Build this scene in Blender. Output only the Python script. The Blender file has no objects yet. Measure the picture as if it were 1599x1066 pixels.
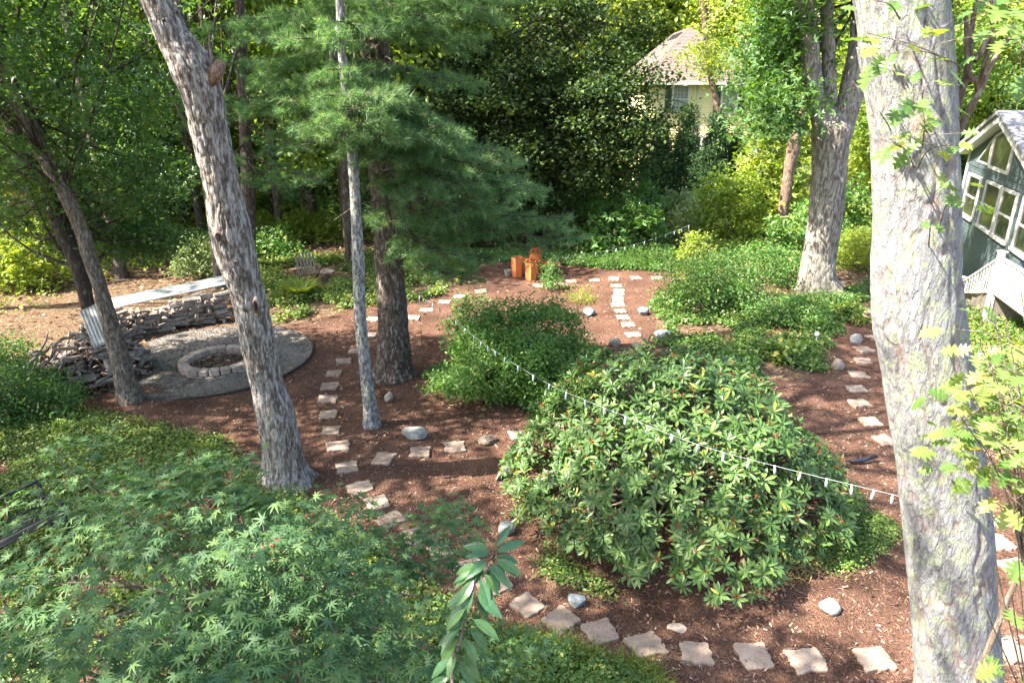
import bpy, bmesh, math, random
import numpy as np
from mathutils import Vector, Matrix, Quaternion
R = math.radians
random.seed(11)
rng = np.random.default_rng(11)
sc = bpy.context.scene
col = sc.collection

# ------------------------------------------------------------------ camera, sky, sun, exposure
FPX, CAM_H, PITCH = 1066.0, 6.0, R(20)
cam_d = bpy.data.cameras.new("camera"); cam = bpy.data.objects.new("camera", cam_d); col.objects.link(cam)
cam.location = (0, 0, CAM_H); cam.rotation_euler = (R(90) - PITCH, 0, 0)
cam_d.sensor_width = 36; cam_d.lens = 24; cam_d.clip_start = 0.05; cam_d.clip_end = 2000
sc.camera = cam
SUN_EL, SUN_DIR = R(50), Vector((0.96, 0.28, 0)).normalized()     # horizontal direction the light travels
w = bpy.data.worlds.new("World"); sc.world = w; w.use_nodes = True
nt = w.node_tree; bg = nt.nodes["Background"]; sky = nt.nodes.new("ShaderNodeTexSky")
sky.sky_type = 'NISHITA'; sky.ozone_density = .4; sky.dust_density = 3.0; sky.sun_disc = False; sky.sun_elevation = SUN_EL
sky.sun_rotation = math.atan2(-SUN_DIR.x, -SUN_DIR.y)
nt.links.new(sky.outputs[0], bg.inputs[0]); bg.inputs[1].default_value = 0.105
sl = bpy.data.lights.new("sun", 'SUN'); sl.energy = 5.0; sl.angle = R(0.55); sl.color = (1, .9, .74)
so = bpy.data.objects.new("sun", sl); col.objects.link(so)
ld = Vector((SUN_DIR.x * math.cos(SUN_EL), SUN_DIR.y * math.cos(SUN_EL), -math.sin(SUN_EL)))
so.rotation_euler = ld.to_track_quat('-Z', 'Y').to_euler(); so.location = (-20, 0, 40)
sc.view_settings.view_transform = 'Standard'; sc.view_settings.look = 'None'
sc.view_settings.exposure = 2.5; sc.view_settings.gamma = 1.0
sc.render.engine = 'CYCLES'
try:
    sc.cycles.use_denoising = True
    sc.cycles.max_bounces = 7; sc.cycles.diffuse_bounces = 4; sc.cycles.transmission_bounces = 4; sc.cycles.transparent_max_bounces = 8
    sc.cycles.sample_clamp_indirect = 6
except Exception: pass

# ------------------------------------------------------------------ measuring from the photograph to the ground
CP, SP = math.cos(PITCH), math.sin(PITCH)
def ray(px, py):
    u = (px - 799.5) / FPX; t = (py - 533) / FPX
    return u, CP - t * SP, -(SP + t * CP)
def P(px, py, Y):
    u, b, c = ray(px, py); s = Y / b
    return np.array([u * s, Y, CAM_H + c * s])
def depth(px, py, Y): return Y / ray(px, py)[1]
def terrain(x, y):
    x = np.asarray(x, float); y = np.asarray(y, float)
    z = 0.05 * np.sin(x * .45 + 1) * np.cos(y * .38) + 0.02 * np.sin(x * 1.7 + y * 1.1)
    z = z + 0.45 * np.exp(-(((x - 7.2) / 2.6) ** 2 + ((y - 19.5) / 3.0) ** 2))
    z = z + 0.18 * np.exp(-(((x - 2.9) / 2.0) ** 2 + ((y - 9.8) / 1.8) ** 2))
    z = z + 0.9 * np.clip((y - 30) / 40, 0, 1) ** 2
    z = z - .12 * np.exp(-(((x + 7) / 4) ** 2 + ((y - 15.4) / 4) ** 2)) * 0
    return z
def G(px, py, h=0.0):
    z = h
    for _ in range(8):
        u, b, c = ray(px, py); s = (CAM_H - z) / -c
        p = np.array([u * s, b * s, z]); z = float(terrain(p[0], p[1])) + h
    p[2] = z
    return p

# ------------------------------------------------------------------ numpy noise
def _h(i, j, k, s):
    n = (i.astype(np.int64) * 374761393 + j.astype(np.int64) * 668265263 + k.astype(np.int64) * 2147483647 + s * 1274126177) & 0xffffffff
    n = ((n ^ (n >> 13)) * 1274126177) & 0xffffffff
    return ((n ^ (n >> 16)) & 0xffffff) / float(0xffffff)
def vnoise(p, s=0):
    p = np.asarray(p, float); f = np.floor(p); d = p - f; d = d * d * (3 - 2 * d); f = f.astype(np.int64)
    r = 0
    for a in (0, 1):
        for b in (0, 1):
            for c in (0, 1):
                wt = (d[:, 0] if a else 1 - d[:, 0]) * (d[:, 1] if b else 1 - d[:, 1]) * (d[:, 2] if c else 1 - d[:, 2])
                r = r + wt * _h(f[:, 0] + a, f[:, 1] + b, f[:, 2] + c, s)
    return r
def fbm(p, o=4, s=0):
    r = 0; a = .5; t = 0; p = np.asarray(p, float)
    for i in range(o): r = r + a * vnoise(p * 2 ** i, s + i); t += a; a *= .55
    return r / t

# ------------------------------------------------------------------ mesh building
def np_mesh(name, V, Fs, mats, attrs=None, smooth=False, midx=None):
    if not isinstance(Fs, list): Fs = [Fs]
    Fs = [np.asarray(f, np.int32) for f in Fs if len(f)]
    me = bpy.data.meshes.new(name)
    V = np.asarray(V, np.float32)
    me.vertices.add(len(V)); me.vertices.foreach_set('co', V.ravel())
    loops = np.concatenate([f.ravel() for f in Fs]); tot = np.concatenate([np.full(len(f), f.shape[1], np.int32) for f in Fs])
    st = np.concatenate([[0], np.cumsum(tot)[:-1]]).astype(np.int32)
    me.loops.add(len(loops)); me.loops.foreach_set('vertex_index', loops)
    me.polygons.add(len(tot)); me.polygons.foreach_set('loop_start', st); me.polygons.foreach_set('loop_total', tot)
    if midx is not None: me.polygons.foreach_set('material_index', np.asarray(midx, np.int32))
    me.polygons.foreach_set('use_smooth', np.full(len(tot), bool(smooth)))
    for k, v in (attrs or {}).items():
        a = me.attributes.new(k, 'FLOAT', 'POINT'); a.data.foreach_set('value', np.asarray(v, np.float32))
    me.update(calc_edges=True)
    for m in (mats if isinstance(mats, (list, tuple)) else [mats]): me.materials.append(m)
    return me
def obj(name, me, parent=None, loc=None):
    o = bpy.data.objects.new(name, me); col.objects.link(o)
    if parent is not None: o.parent = parent
    if loc is not None: o.location = loc
    return o
def tag(o, label=None, cat=None, group=None, kind=None):
    if label: o['label'] = label
    if cat: o['category'] = cat
    if group: o['group'] = group
    if kind: o['kind'] = kind
    return o
def empty(name, loc, label, cat, group=None, rz=0):
    o = bpy.data.objects.new(name, None); col.objects.link(o); o.location = [float(v) for v in loc]; o.rotation_euler.z = rz
    return tag(o, label, cat, group)
def copy_tree(o, parent=None):
    c = o.copy(); col.objects.link(c)
    if parent is not None: c.parent = parent
    for ch in list(o.children): copy_tree(ch, c)
    return c
ORD = ['first', 'second', 'third', 'fourth', 'fifth', 'sixth', 'seventh', 'eighth', 'ninth', 'tenth', 'eleventh', 'twelfth', 'thirteenth']

class MB:
    """collects boxes, tubes and prisms for one mesh"""
    def __init__(s): s.V = []; s.F3 = []; s.F4 = []; s.n = 0; s.big = []
    def add(s, V, F):
        V = np.asarray(V, float); s.V.append(V)
        for f in F:
            g = [i + s.n for i in f]
            (s.F3 if len(g) == 3 else s.F4 if len(g) == 4 else s.big).append(g)
        s.n += len(V); return s
    def box(s, c, size, rot=None, bev=0.0):
        hx, hy, hz = [v / 2 for v in size]
        if bev <= 0:
            V = np.array([(x, y, z) for x in (-hx, hx) for y in (-hy, hy) for z in (-hz, hz)])
            F = [(0, 1, 3, 2), (4, 6, 7, 5), (0, 4, 5, 1), (2, 3, 7, 6), (0, 2, 6, 4), (1, 5, 7, 3)]
        else:
            b = bev; V = []; F = []
            bm = bmesh.new(); bmesh.ops.create_cube(bm, size=1)
            for v in bm.verts: v.co = Vector((v.co.x * size[0], v.co.y * size[1], v.co.z * size[2]))
            bmesh.ops.bevel(bm, geom=list(bm.edges), offset=b, segments=1, affect='EDGES')
            bm.verts.index_update(); V = np.array([v.co[:] for v in bm.verts]); F = [tuple(v.index for v in f.verts) for f in bm.faces]; bm.free()
        if rot is not None: V = V @ np.array(rot).T
        return s.add(V + np.asarray(c, float), F)
    def bar(s, a, b, wd, th, up=(0, 0, 1), bev=0):
        a = np.asarray(a, float); b = np.asarray(b, float); x = b - a; L = np.linalg.norm(x); x /= L
        y = np.cross(up, x); 
        if np.linalg.norm(y) < 1e-4: y = np.cross((0, 1, 0), x)
        y /= np.linalg.norm(y); z = np.cross(x, y)
        return s.box((a + b) / 2, (L, wd, th), np.stack([x, y, z], 1), bev)
    def tube(s, pts, rad, n=8, cap=True):
        V, F = tube(pts, rad, n)
        F = F.tolist()
        if cap: F.append(list(range(n))[::-1]); F.append(list(range(len(V) - n, len(V))))
        return s.add(V, F)
    def prism(s, poly, z0, z1):
        n = len(poly); V = [(x, y, z0) for x, y in poly] + [(x, y, z1) for x, y in poly]
        F = [tuple(range(n))[::-1], tuple(range(n, 2 * n))] + [(i, (i + 1) % n, n + (i + 1) % n, n + i) for i in range(n)]
        return s.add(V, F)
    def mesh(s, name, mat, smooth=False, attrs=None):
        V = np.concatenate(s.V); Fs = []
        if s.F3: Fs.append(np.array(s.F3))
        if s.F4: Fs.append(np.array(s.F4))
        by = {}
        for f in s.big: by.setdefault(len(f), []).append(f)
        Fs += [np.array(v) for v in by.values()]
        return np_mesh(name, V, Fs, mat, attrs, smooth)
    def build(s, name, mat, parent=None, smooth=False, loc=None): return obj(name, s.mesh(name, mat, smooth), parent, loc)

def frames_along(Pt):
    Pt = np.asarray(Pt, float); T = np.gradient(Pt, axis=0); T /= np.linalg.norm(T, axis=1)[:, None] + 1e-9
    u = np.cross(T[0], (0, 1, 0)); 
    if np.linalg.norm(u) < .1: u = np.cross(T[0], (1, 0, 0))
    u /= np.linalg.norm(u); U = []
    for t in T:
        u = u - t * np.dot(u, t); u /= np.linalg.norm(u) + 1e-9; U.append(u)
    U = np.array(U); return T, U, np.cross(T, U)
def tube(Pt, Rd, n=8, disp=None):
    Pt = np.asarray(Pt, float); Rd = np.broadcast_to(np.asarray(Rd, float), (len(Pt),))
    T, U, W = frames_along(Pt); th = np.arange(n) / n * 2 * math.pi
    Rr = Rd[:, None] * np.ones(n)[None]
    if disp is not None: Rr = Rr + disp
    V = Pt[:, None, :] + Rr[:, :, None] * (np.cos(th)[None, :, None] * U[:, None, :] + np.sin(th)[None, :, None] * W[:, None, :])
    m = len(Pt); i, j = np.meshgrid(np.arange(m - 1), np.arange(n), indexing='ij'); j2 = (j + 1) % n
    F = np.stack([i * n + j, i * n + j2, (i + 1) * n + j2, (i + 1) * n + j], -1).reshape(-1, 4)
    return V.reshape(-1, 3), F
def catmull(Pt, n):
    Pt = np.asarray(Pt, float); A = np.vstack([2 * Pt[0] - Pt[1], Pt, 2 * Pt[-1] - Pt[-2]])
    seg = len(Pt) - 1; t = np.linspace(0, seg - 1e-6, n); i = t.astype(int); f = (t - i)[:, None]
    p0, p1, p2, p3 = A[i], A[i + 1], A[i + 2], A[i + 3]
    return .5 * (2 * p1 + (p2 - p0) * f + (2 * p0 - 5 * p1 + 4 * p2 - p3) * f ** 2 + (3 * p1 - p0 - 3 * p2 + p3) * f ** 3)
def merge(parts):
    V = []; F = []; n = 0
    for v, f in parts: V.append(v); F.append(np.asarray(f) + n); n += len(v)
    return np.concatenate(V), np.concatenate(F)

# ------------------------------------------------------------------ leaf shapes (x = length, y = width, z = normal)
def T_diamond(wd=.55, fold=.1, droop=.12):
    return np.array([(0, 0, 0), (.45, wd / 2, fold), (1, 0, -droop), (.45, -wd / 2, fold)]), np.array([(0, 2, 1), (0, 3, 2)])
def T_blade(xs, ws, fold=.25, droop=.15):
    V = []; n = len(xs)
    for x, wd in zip(xs, ws):
        z = -droop * x * x
        V += [(x, 0, z), (x, wd, z + fold * wd), (x, -wd, z + fold * wd)]
    F = []
    for i in range(n - 1):
        a, b = 3 * i, 3 * i + 3
        for k, fl in ((1, 0), (2, 1)):
            q = [a, b, b + k, a + k] if not fl else [a, a + k, b + k, b]
            if ws[i] > 1e-6 and ws[i + 1] > 1e-6: F += [(q[0], q[1], q[2]), (q[0], q[2], q[3])]
            elif ws[i] <= 1e-6: F.append((a, b, b + k) if not fl else (a, b + k, b))
            else: F.append((a, b, a + k) if not fl else (a, a + k, b))
    V = np.array(V); F = np.array(F); used = np.unique(F); mp = -np.ones(len(V), int); mp[used] = np.arange(len(used))
    return V[used], mp[F]
def T_palm(angs, lens, notch=.3, droop=.18, wide=.09):
    V = [(0, 0, 0)]; F = []
    for k, (a, l) in enumerate(zip(angs, lens)):
        a = R(a); da = R((angs[1] - angs[0]) / 2)
        nr = notch * (.6 + .4 * l)
        i = len(V)
        V += [(nr * math.cos(a - da), nr * math.sin(a - da), 0), (l * math.cos(a), l * math.sin(a), -droop * l * l), (nr * math.cos(a + da), nr * math.sin(a + da), 0),]
        V += [(l * .55 * math.cos(a - wide * 2), l * .55 * math.sin(a - wide * 2), -.02), (l * .55 * math.cos(a + wide * 2), l * .55 * math.sin(a + wide * 2), -.02)]
        F += [(0, i, i + 3), (0, i + 3, i + 4), (0, i + 4, i + 2), (i + 3, i + 1, i + 4)]
    return np.array(V), np.array(F)
def T_oak():
    half = [(x, y * 1.25) for x, y in [(0, .004), (.12, .015), (.2, .05), (.18, .17), (.29, .12), (.36, .07), (.38, .3), (.5, .2), (.54, .09), (.6, .33), (.7, .2), (.72, .08), (.82, .2), (.88, .08), (.92, .07), (1.0, .0)]]
    V = []; F = []; n = len(half)
    for x, y in half:
        V += [(x, 0, -.12 * x * x), (x, y, -.12 * x * x + .3 * y - .7 * y * y), (x, -y, -.12 * x * x + .3 * y - .7 * y * y)]
    for i in range(n - 1):
        a, b = 3 * i, 3 * i + 3
        F += [(a, b, b + 1), (a, b + 1, a + 1), (a, b + 2, b), (a, a + 2, b + 2)]
    return np.array(V), np.array(F)
def T_tuft(n=13, seed=1, wd=.034):
    g = np.random.default_rng(seed); V = []; F = []
    for i in range(n):
        a = g.uniform(0, 2 * math.pi); sp = g.uniform(.15, 1.25)
        d = np.array([math.cos(sp), math.sin(sp) * math.cos(a), math.sin(sp) * math.sin(a)])
        s = np.cross(d, g.normal(size=3)); s /= np.linalg.norm(s); L = g.uniform(.75, 1.1)
        b = np.array([g.uniform(-.25, .25), 0, 0]); k = len(V)
        V += [b + s * wd, b - s * wd, b + d * L - np.array((0, 0, .0))]; F.append((k, k + 1, k + 2))
    return np.array(V), np.array(F)
DIA = T_diamond(); DIAW = T_diamond(.75, .08, .15); DIAN = T_diamond(.3, .06, .2)
RHOD = T_blade([0, .12, .35, .7, 1], [0.012, .05, .125, .14, 0], .22, .18)
CHERRY = T_blade([0, .1, .3, .55, .8, 1], [.006, .008, .125, .165, .1, 0], .3, .28)
JM = T_palm([-126, -84, -42, 0, 42, 84, 126], [.42, .75, .95, 1.05, .95, .75, .42], .24, .2, .075)
MAPLE = T_palm([-110, -55, 0, 55, 110], [.5, .85, 1, .85, .5], .5, .15, .13)
OAK = T_oak()
def T_kites(angs, lens, wd=.32, droop=.15):
    V = []; F = []
    for a, l in zip(angs, lens):
        a = R(a); k = len(V); V += [(0, 0, 0), (.45 * l * math.cos(a - wd), .45 * l * math.sin(a - wd), .02), (l * math.cos(a), l * math.sin(a), -droop * l), (.45 * l * math.cos(a + wd), .45 * l * math.sin(a + wd), .02)]; F += [(k, k + 1, k + 2), (k, k + 2, k + 3)]
    return np.array(V), np.array(F)
MAPLE3 = T_kites([-62, 0, 62], [.8, 1, .8], .5)
GRASSB = T_blade([0, .4, .75, 1], [.02, .018, .012, 0], .1, .5)
TUFTS = T_tuft(); 

def unit(v): return v / (np.linalg.norm(v, axis=-1, keepdims=True) + 1e-9)
def frames(N, X=None):
    n = len(N); N = unit(N)
    if X is None: X = rng.normal(size=(n, 3))
    X = unit(X - N * np.sum(X * N, 1, keepdims=True)); Y = np.cross(N, X)
    return np.stack([X, Y, N], 2)
def scatter(T, pos, Rm, scale):
    tv, tf = T; n, k = len(pos), len(tv)
    scale = np.broadcast_to(np.asarray(scale, float), (n,))
    V = np.einsum('nij,kj->nki', Rm, tv) * scale[:, None, None] + pos[:, None, :]
    F = (tf[None] + (np.arange(n) * k)[:, None, None]).reshape(-1, tf.shape[1])
    return V.reshape(-1, 3), F, k
def leaf_mesh(name, T, pos, Rm, scale, mat, rnd=None):
    V, F, k = scatter(T, pos, Rm, scale)
    if rnd is None: rnd = rng.random(len(pos))
    return np_mesh(name, V, F, mat, {'rnd': np.repeat(rnd, k)}, smooth=False)
def single_leaf_mesh(name, T, mat):
    return np_mesh(name, T[0], T[1], mat, {'rnd': np.zeros(len(T[0]))})
def leaf_parts(parent, name, me, pos, Rm, scale, origin):
    for p, r_, s_ in zip(pos, Rm, np.broadcast_to(scale, (len(pos),))):
        o = bpy.data.objects.new(name, me); col.objects.link(o); o.parent = parent
        M = Matrix([list(r_[i] * s_) + [p[i] - origin[i]] for i in range(3)] + [[0, 0, 0, 1]]); o.matrix_local = M
def split_leaves(parent, T, pos, Rm, scale, mat, origin, n=300, name='leaf', mass='foliage', rnd=None):
    """the n leaves that show largest as parts of their own, the rest as one part"""
    scale = np.broadcast_to(np.asarray(scale, float), (len(pos),))
    d = np.linalg.norm(pos - np.array([0, 0, CAM_H]), axis=1) / scale - (Rm[:, 2, 2] * .3)
    # only those inside the picture
    fwd = np.array([0, CP, -SP]); up = np.array([0, SP, CP]); q = pos - np.array([0, 0, CAM_H])
    zc = q @ fwd; ok = (zc > .3) & (np.abs(q[:, 0] / zc) < .74) & (np.abs((q @ up) / zc) < .49)
    d = np.where(ok, d, d + 1e6); idx = np.argsort(d); a, b = idx[:n], idx[n:]
    leaf_parts(parent, name, single_leaf_mesh(name, T, mat), pos[a], Rm[a], scale[a], origin)
    if len(b):
        me = leaf_mesh(mass, T, pos[b] - np.asarray(origin), Rm[b], scale[b], mat, None if rnd is None else rnd[b])
        o = obj(mass, me, parent); o['kind'] = 'stuff'

# ------------------------------------------------------------------ materials
def new_mat(name):
    m = bpy.data.materials.new(name); m.use_nodes = True; n = m.node_tree; b = n.nodes["Principled BSDF"]; return m, n, b
def nd(n, t, **kw):
    x = n.nodes.new(t)
    for k, v in kw.items():
        if k in x.inputs.keys(): x.inputs[k].default_value = v
        else: setattr(x, k, v)
    return x
def ramp(n, fac, stops):
    r = n.nodes.new("ShaderNodeValToRGB"); e = r.color_ramp.elements
    while len(e) > 1: e.remove(e[0])
    e[0].position = stops[0][0]; e[0].color = (*stops[0][1], 1)
    for p, c in stops[1:]: q = e.new(p); q.color = (*c, 1)
    if fac is not None: n.links.new(fac, r.inputs[0])
    return r
def mixc(n, f, a, b, mode='MIX'):
    m = n.nodes.new("ShaderNodeMix"); m.data_type = 'RGBA'; m.blend_type = mode
    for s, v in ((0, f), (6, a), (7, b)):
        if hasattr(v, 'is_linked'): n.links.new(v, m.inputs[s])
        elif s == 0: m.inputs[0].default_value = v
        else: m.inputs[s].default_value = (*v, 1)
    return m.outputs[2]
def leaf_mat(name, stops, trans=.35, rough=.45, spec=.5, tint=(1.45, 1.4, .45), hue=0.0):
    m, n, b = new_mat(name)
    at = nd(n, "ShaderNodeAttribute", attribute_name='rnd'); oi = nd(n, "ShaderNodeObjectInfo")
    ad = nd(n, "ShaderNodeMath", operation='ADD'); n.links.new(at.outputs['Fac'], ad.inputs[0]); n.links.new(oi.outputs['Random'], ad.inputs[1])
    fr = nd(n, "ShaderNodeMath", operation='FRACT'); n.links.new(ad.outputs[0], fr.inputs[0])
    src = fr.outputs[0]
    if hue > 0:   # whole plants differ only a little, leaves within a plant more
        mr = nd(n, "ShaderNodeMath", operation='MULTIPLY_ADD'); n.links.new(oi.outputs['Random'], mr.inputs[0]); mr.inputs[1].default_value = hue; n.links.new(at.outputs['Fac'], mr.inputs[2])
        src = mr.outputs[0]
    r = ramp(n, src, stops)
    geo = nd(n, "ShaderNodeTexCoord"); no = nd(n, "ShaderNodeTexNoise", Scale=1.3); n.links.new(geo.outputs['Object'], no.inputs['Vector'])
    hs = nd(n, "ShaderNodeHueSaturation"); mm = nd(n, "ShaderNodeMapRange"); n.links.new(no.outputs['Fac'], mm.inputs[0])
    mm.inputs[1].default_value = .3; mm.inputs[2].default_value = .7; mm.inputs[3].default_value = .78; mm.inputs[4].default_value = 1.22
    n.links.new(mm.outputs[0], hs.inputs['Value']); n.links.new(r.outputs[0], hs.inputs['Color'])
    n.links.new(hs.outputs[0], b.inputs['Base Color']); b.inputs['Roughness'].default_value = rough; b.inputs['Specular IOR Level'].default_value = spec
    tr = nd(n, "ShaderNodeBsdfTranslucent"); tc = mixc(n, 1.0, hs.outputs[0], tint, 'MULTIPLY'); n.links.new(tc, tr.inputs['Color'])
    mx = nd(n, "ShaderNodeMixShader"); mx.inputs[0].default_value = trans
    n.links.new(b.outputs[0], mx.inputs[1]); n.links.new(tr.outputs[0], mx.inputs[2])
    n.links.new(mx.outputs[0], n.nodes["Material Output"].inputs[0])
    return m
M = {}
M['rhod'] = leaf_mat('rhododendron_leaf', [(0, (.045, .1, .032)), (.5, (.085, .165, .045)), (.85, (.14, .23, .055)), (.965, (.19, .26, .06)), (1, (.36, .33, .06))], .25, .42, .45)
M['jm'] = leaf_mat('japanese_maple_leaf', [(0, (.055, .125, .06)), (.6, (.09, .18, .08)), (1, (.14, .24, .08))], .42, .55, .3, (1.1, 1.3, .6))
M['pine'] = leaf_mat('pine_needle', [(0, (.07, .16, .075)), (.6, (.12, .235, .11)), (1, (.2, .3, .13))], .45, .5, .4, (1.2, 1.3, .6), .3)
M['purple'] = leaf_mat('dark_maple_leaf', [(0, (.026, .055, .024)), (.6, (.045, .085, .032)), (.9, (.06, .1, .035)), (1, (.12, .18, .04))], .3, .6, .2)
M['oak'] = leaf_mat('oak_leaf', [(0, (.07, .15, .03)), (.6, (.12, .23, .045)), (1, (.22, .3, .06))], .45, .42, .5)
M['oakdark'] = leaf_mat('dark_oak_leaf', [(0, (.04, .11, .035)), (.6, (.07, .16, .045)), (1, (.12, .22, .06))], .42, .42, .5)  # darker green leaf mix for oaks, maple crown and some shrubs
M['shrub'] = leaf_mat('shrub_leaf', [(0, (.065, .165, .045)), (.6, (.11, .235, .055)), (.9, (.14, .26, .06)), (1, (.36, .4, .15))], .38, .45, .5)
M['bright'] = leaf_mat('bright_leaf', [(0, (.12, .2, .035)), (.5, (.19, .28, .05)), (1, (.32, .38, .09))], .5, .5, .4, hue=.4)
M['canopy'] = leaf_mat('canopy_leaf', [(0, (.07, .15, .035)), (.6, (.12, .21, .045)), (1, (.22, .3, .07))], .48, .5, .4, hue=.4)
M['yew'] = leaf_mat('yew_needle', [(0, (.02, .055, .022)), (.6, (.035, .085, .03)), (1, (.06, .12, .035))], .15, .5, .4)
M['cover'] = leaf_mat('ground_cover_leaf', [(0, (.06, .14, .03)), (.5, (.1, .19, .04)), (.85, (.17, .25, .05)), (1, (.34, .32, .1))], .35, .45, .5)
M['varieg'] = leaf_mat('pale_shrub_leaf', [(0, (.1, .17, .07)), (.6, (.17, .24, .1)), (1, (.35, .38, .22))], .3, .45, .4)
M['litter'] = leaf_mat('dry_leaf', [(0, (.1, .05, .03)), (.5, (.2, .11, .065)), (1, (.36, .26, .16))], .1, .7, .2, (1, 1, 1))
M['seed'] = leaf_mat('red_seed', [(0, (.28, .05, .05)), (1, (.4, .09, .09))], .3, .5, .4, (1, 1, 1))
M['spent'] = leaf_mat('spent_flower', [(0, (.16, .055, .03)), (1, (.33, .14, .06))], .1, .7, .2, (1, 1, 1))
M['flower'] = leaf_mat('orange_flower', [(0, (.55, .1, .04)), (1, (.75, .22, .08))], .3, .6, .3, (1, 1, 1))

def bark_mat(name, base, dark, lichen=(.45, .5, .4), lich=.35, pale=(.5, .5, .5), pamt=.3, sc_=1.0, warm=None, bump=.5, streak=.35, psc=14.0):
    m, n, b = new_mat(name); L = n.links
    tc = nd(n, "ShaderNodeTexCoord"); mp = nd(n, "ShaderNodeMapping"); mp.inputs['Scale'].default_value = (1, 1, .22); L.new(tc.outputs['Object'], mp.inputs[0])
    n1 = nd(n, "ShaderNodeTexNoise", Scale=26 * sc_, Detail=6.0, Roughness=.65, Distortion=.8); L.new(mp.outputs[0], n1.inputs['Vector'])
    vo = nd(n, "ShaderNodeTexVoronoi", Scale=22 * sc_, feature='DISTANCE_TO_EDGE'); 
    wv = mixc(n, .06, mp.outputs[0], n1.outputs['Color']); L.new(wv, vo.inputs['Vector'])
    fr = nd(n, "ShaderNodeAttribute", attribute_name='furrow')
    r1 = ramp(n, n1.outputs['Fac'], [(.3, dark), (.6, base), (.8, tuple(min(1, c * 1.5) for c in base))])
    e = nd(n, "ShaderNodeMapRange"); L.new(vo.outputs['Distance'], e.inputs[0]); e.inputs[2].default_value = .16; e.inputs[3].default_value = 1; e.inputs[4].default_value = 0
    c = mixc(n, e.outputs[0], r1.outputs[0], dark)
    # lichens: pale grey film and greenish rosettes
    n2 = nd(n, "ShaderNodeTexNoise", Scale=psc * sc_, Detail=7.0, Roughness=.72); mp2 = nd(n, "ShaderNodeMapping"); mp2.inputs['Scale'].default_value = (1, 1, streak); L.new(tc.outputs['Object'], mp2.inputs[0]); L.new(mp2.outputs[0], n2.inputs['Vector'])
    p = ramp(n, n2.outputs['Fac'], [(.62 - pamt * .35, (0, 0, 0)), (.68 - pamt * .3, (1, 1, 1))]); 
    c = mixc(n, p.outputs[0], c, pale)
    n3 = nd(n, "ShaderNodeTexNoise", Scale=9 * sc_, Detail=8.0, Roughness=.75); mp3 = nd(n, "ShaderNodeMapping"); mp3.inputs['Location'].default_value = (7, 3, 1); L.new(tc.outputs['Object'], mp3.inputs[0]); L.new(mp3.outputs[0], n3.inputs['Vector'])
    q = ramp(n, n3.outputs['Fac'], [(.66 - lich * .3, (0, 0, 0)), (.7 - lich * .3, (1, 1, 1))]); c = mixc(n, q.outputs[0], c, lichen)
    n4 = nd(n, "ShaderNodeTexNoise", Scale=90 * sc_, Detail=3.0); L.new(tc.outputs['Object'], n4.inputs['Vector'])
    s4 = ramp(n, n4.outputs['Fac'], [(.3, (.6, .6, .6)), (.7, (1.15, 1.15, 1.15))]); c = mixc(n, 1, c, s4.outputs[0], 'MULTIPLY')
    c = mixc(n, fr.outputs['Fac'], c, warm or dark)
    L.new(c, b.inputs['Base Color']); b.inputs['Roughness'].default_value = .85; b.inputs['Specular IOR Level'].default_value = .25
    sm = nd(n, "ShaderNodeMath", operation='SUBTRACT'); L.new(n1.outputs['Fac'], sm.inputs[0]); L.new(e.outputs[0], sm.inputs[1])
    bp = nd(n, "ShaderNodeBump", Strength=bump, Distance=.02); L.new(sm.outputs[0], bp.inputs['Height']); L.new(bp.outputs[0], b.inputs['Normal'])
    return m
M['bark_oak'] = bark_mat('grey_oak_bark', (.26, .23, .21), (.1, .08, .07), (.42, .44, .37), .22, (.42, .41, .4), .45, 1, (.07, .05, .042), .7, .22, 16.0)
M['bark_big'] = bark_mat('lichened_bark', (.26, .255, .265), (.12, .11, .11), (.37, .41, .31), .5, (.29, .3, .33), .74, 1.1, (.27, .16, .14), .7, .5, 16.0)
M['bark_thin'] = bark_mat('smooth_grey_bark', (.19, .19, .195), (.08, .08, .08), (.42, .46, .34), .4, (.36, .375, .4), .42, 1.6, None, .25)
M['bark_pine'] = bark_mat('pine_bark', (.17, .13, .11), (.05, .038, .032), (.35, .36, .3), .12, (.3, .28, .26), .25, 1, (.04, .03, .025))
M['bark_dark'] = bark_mat('dark_bark', (.11, .085, .07), (.04, .03, .025), (.2, .22, .15), .1, (.18, .17, .15), .2, 1.2)
M['bark_maple'] = bark_mat('furrowed_maple_bark', (.32, .27, .22), (.12, .095, .08), (.35, .36, .27), .1, (.34, .31, .28), .3, 1.2, (.08, .062, .05), .8, .2)
M['bark_pale'] = bark_mat('pale_furrowed_bark', (.34, .3, .26), (.13, .105, .09), (.42, .42, .34), .12, (.46, .44, .4), .5, 1.2, (.11, .09, .075), .8, .2)
M['bark_red'] = bark_mat('reddish_bark', (.3, .2, .15), (.12, .08, .06), (.4, .38, .3), .1, (.36, .3, .26), .3, 1)
M['twig'] = bark_mat('twig_bark', (.26, .2, .16), (.12, .09, .07), (.4, .4, .35), .1, (.38, .35, .32), .3, 2)

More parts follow.
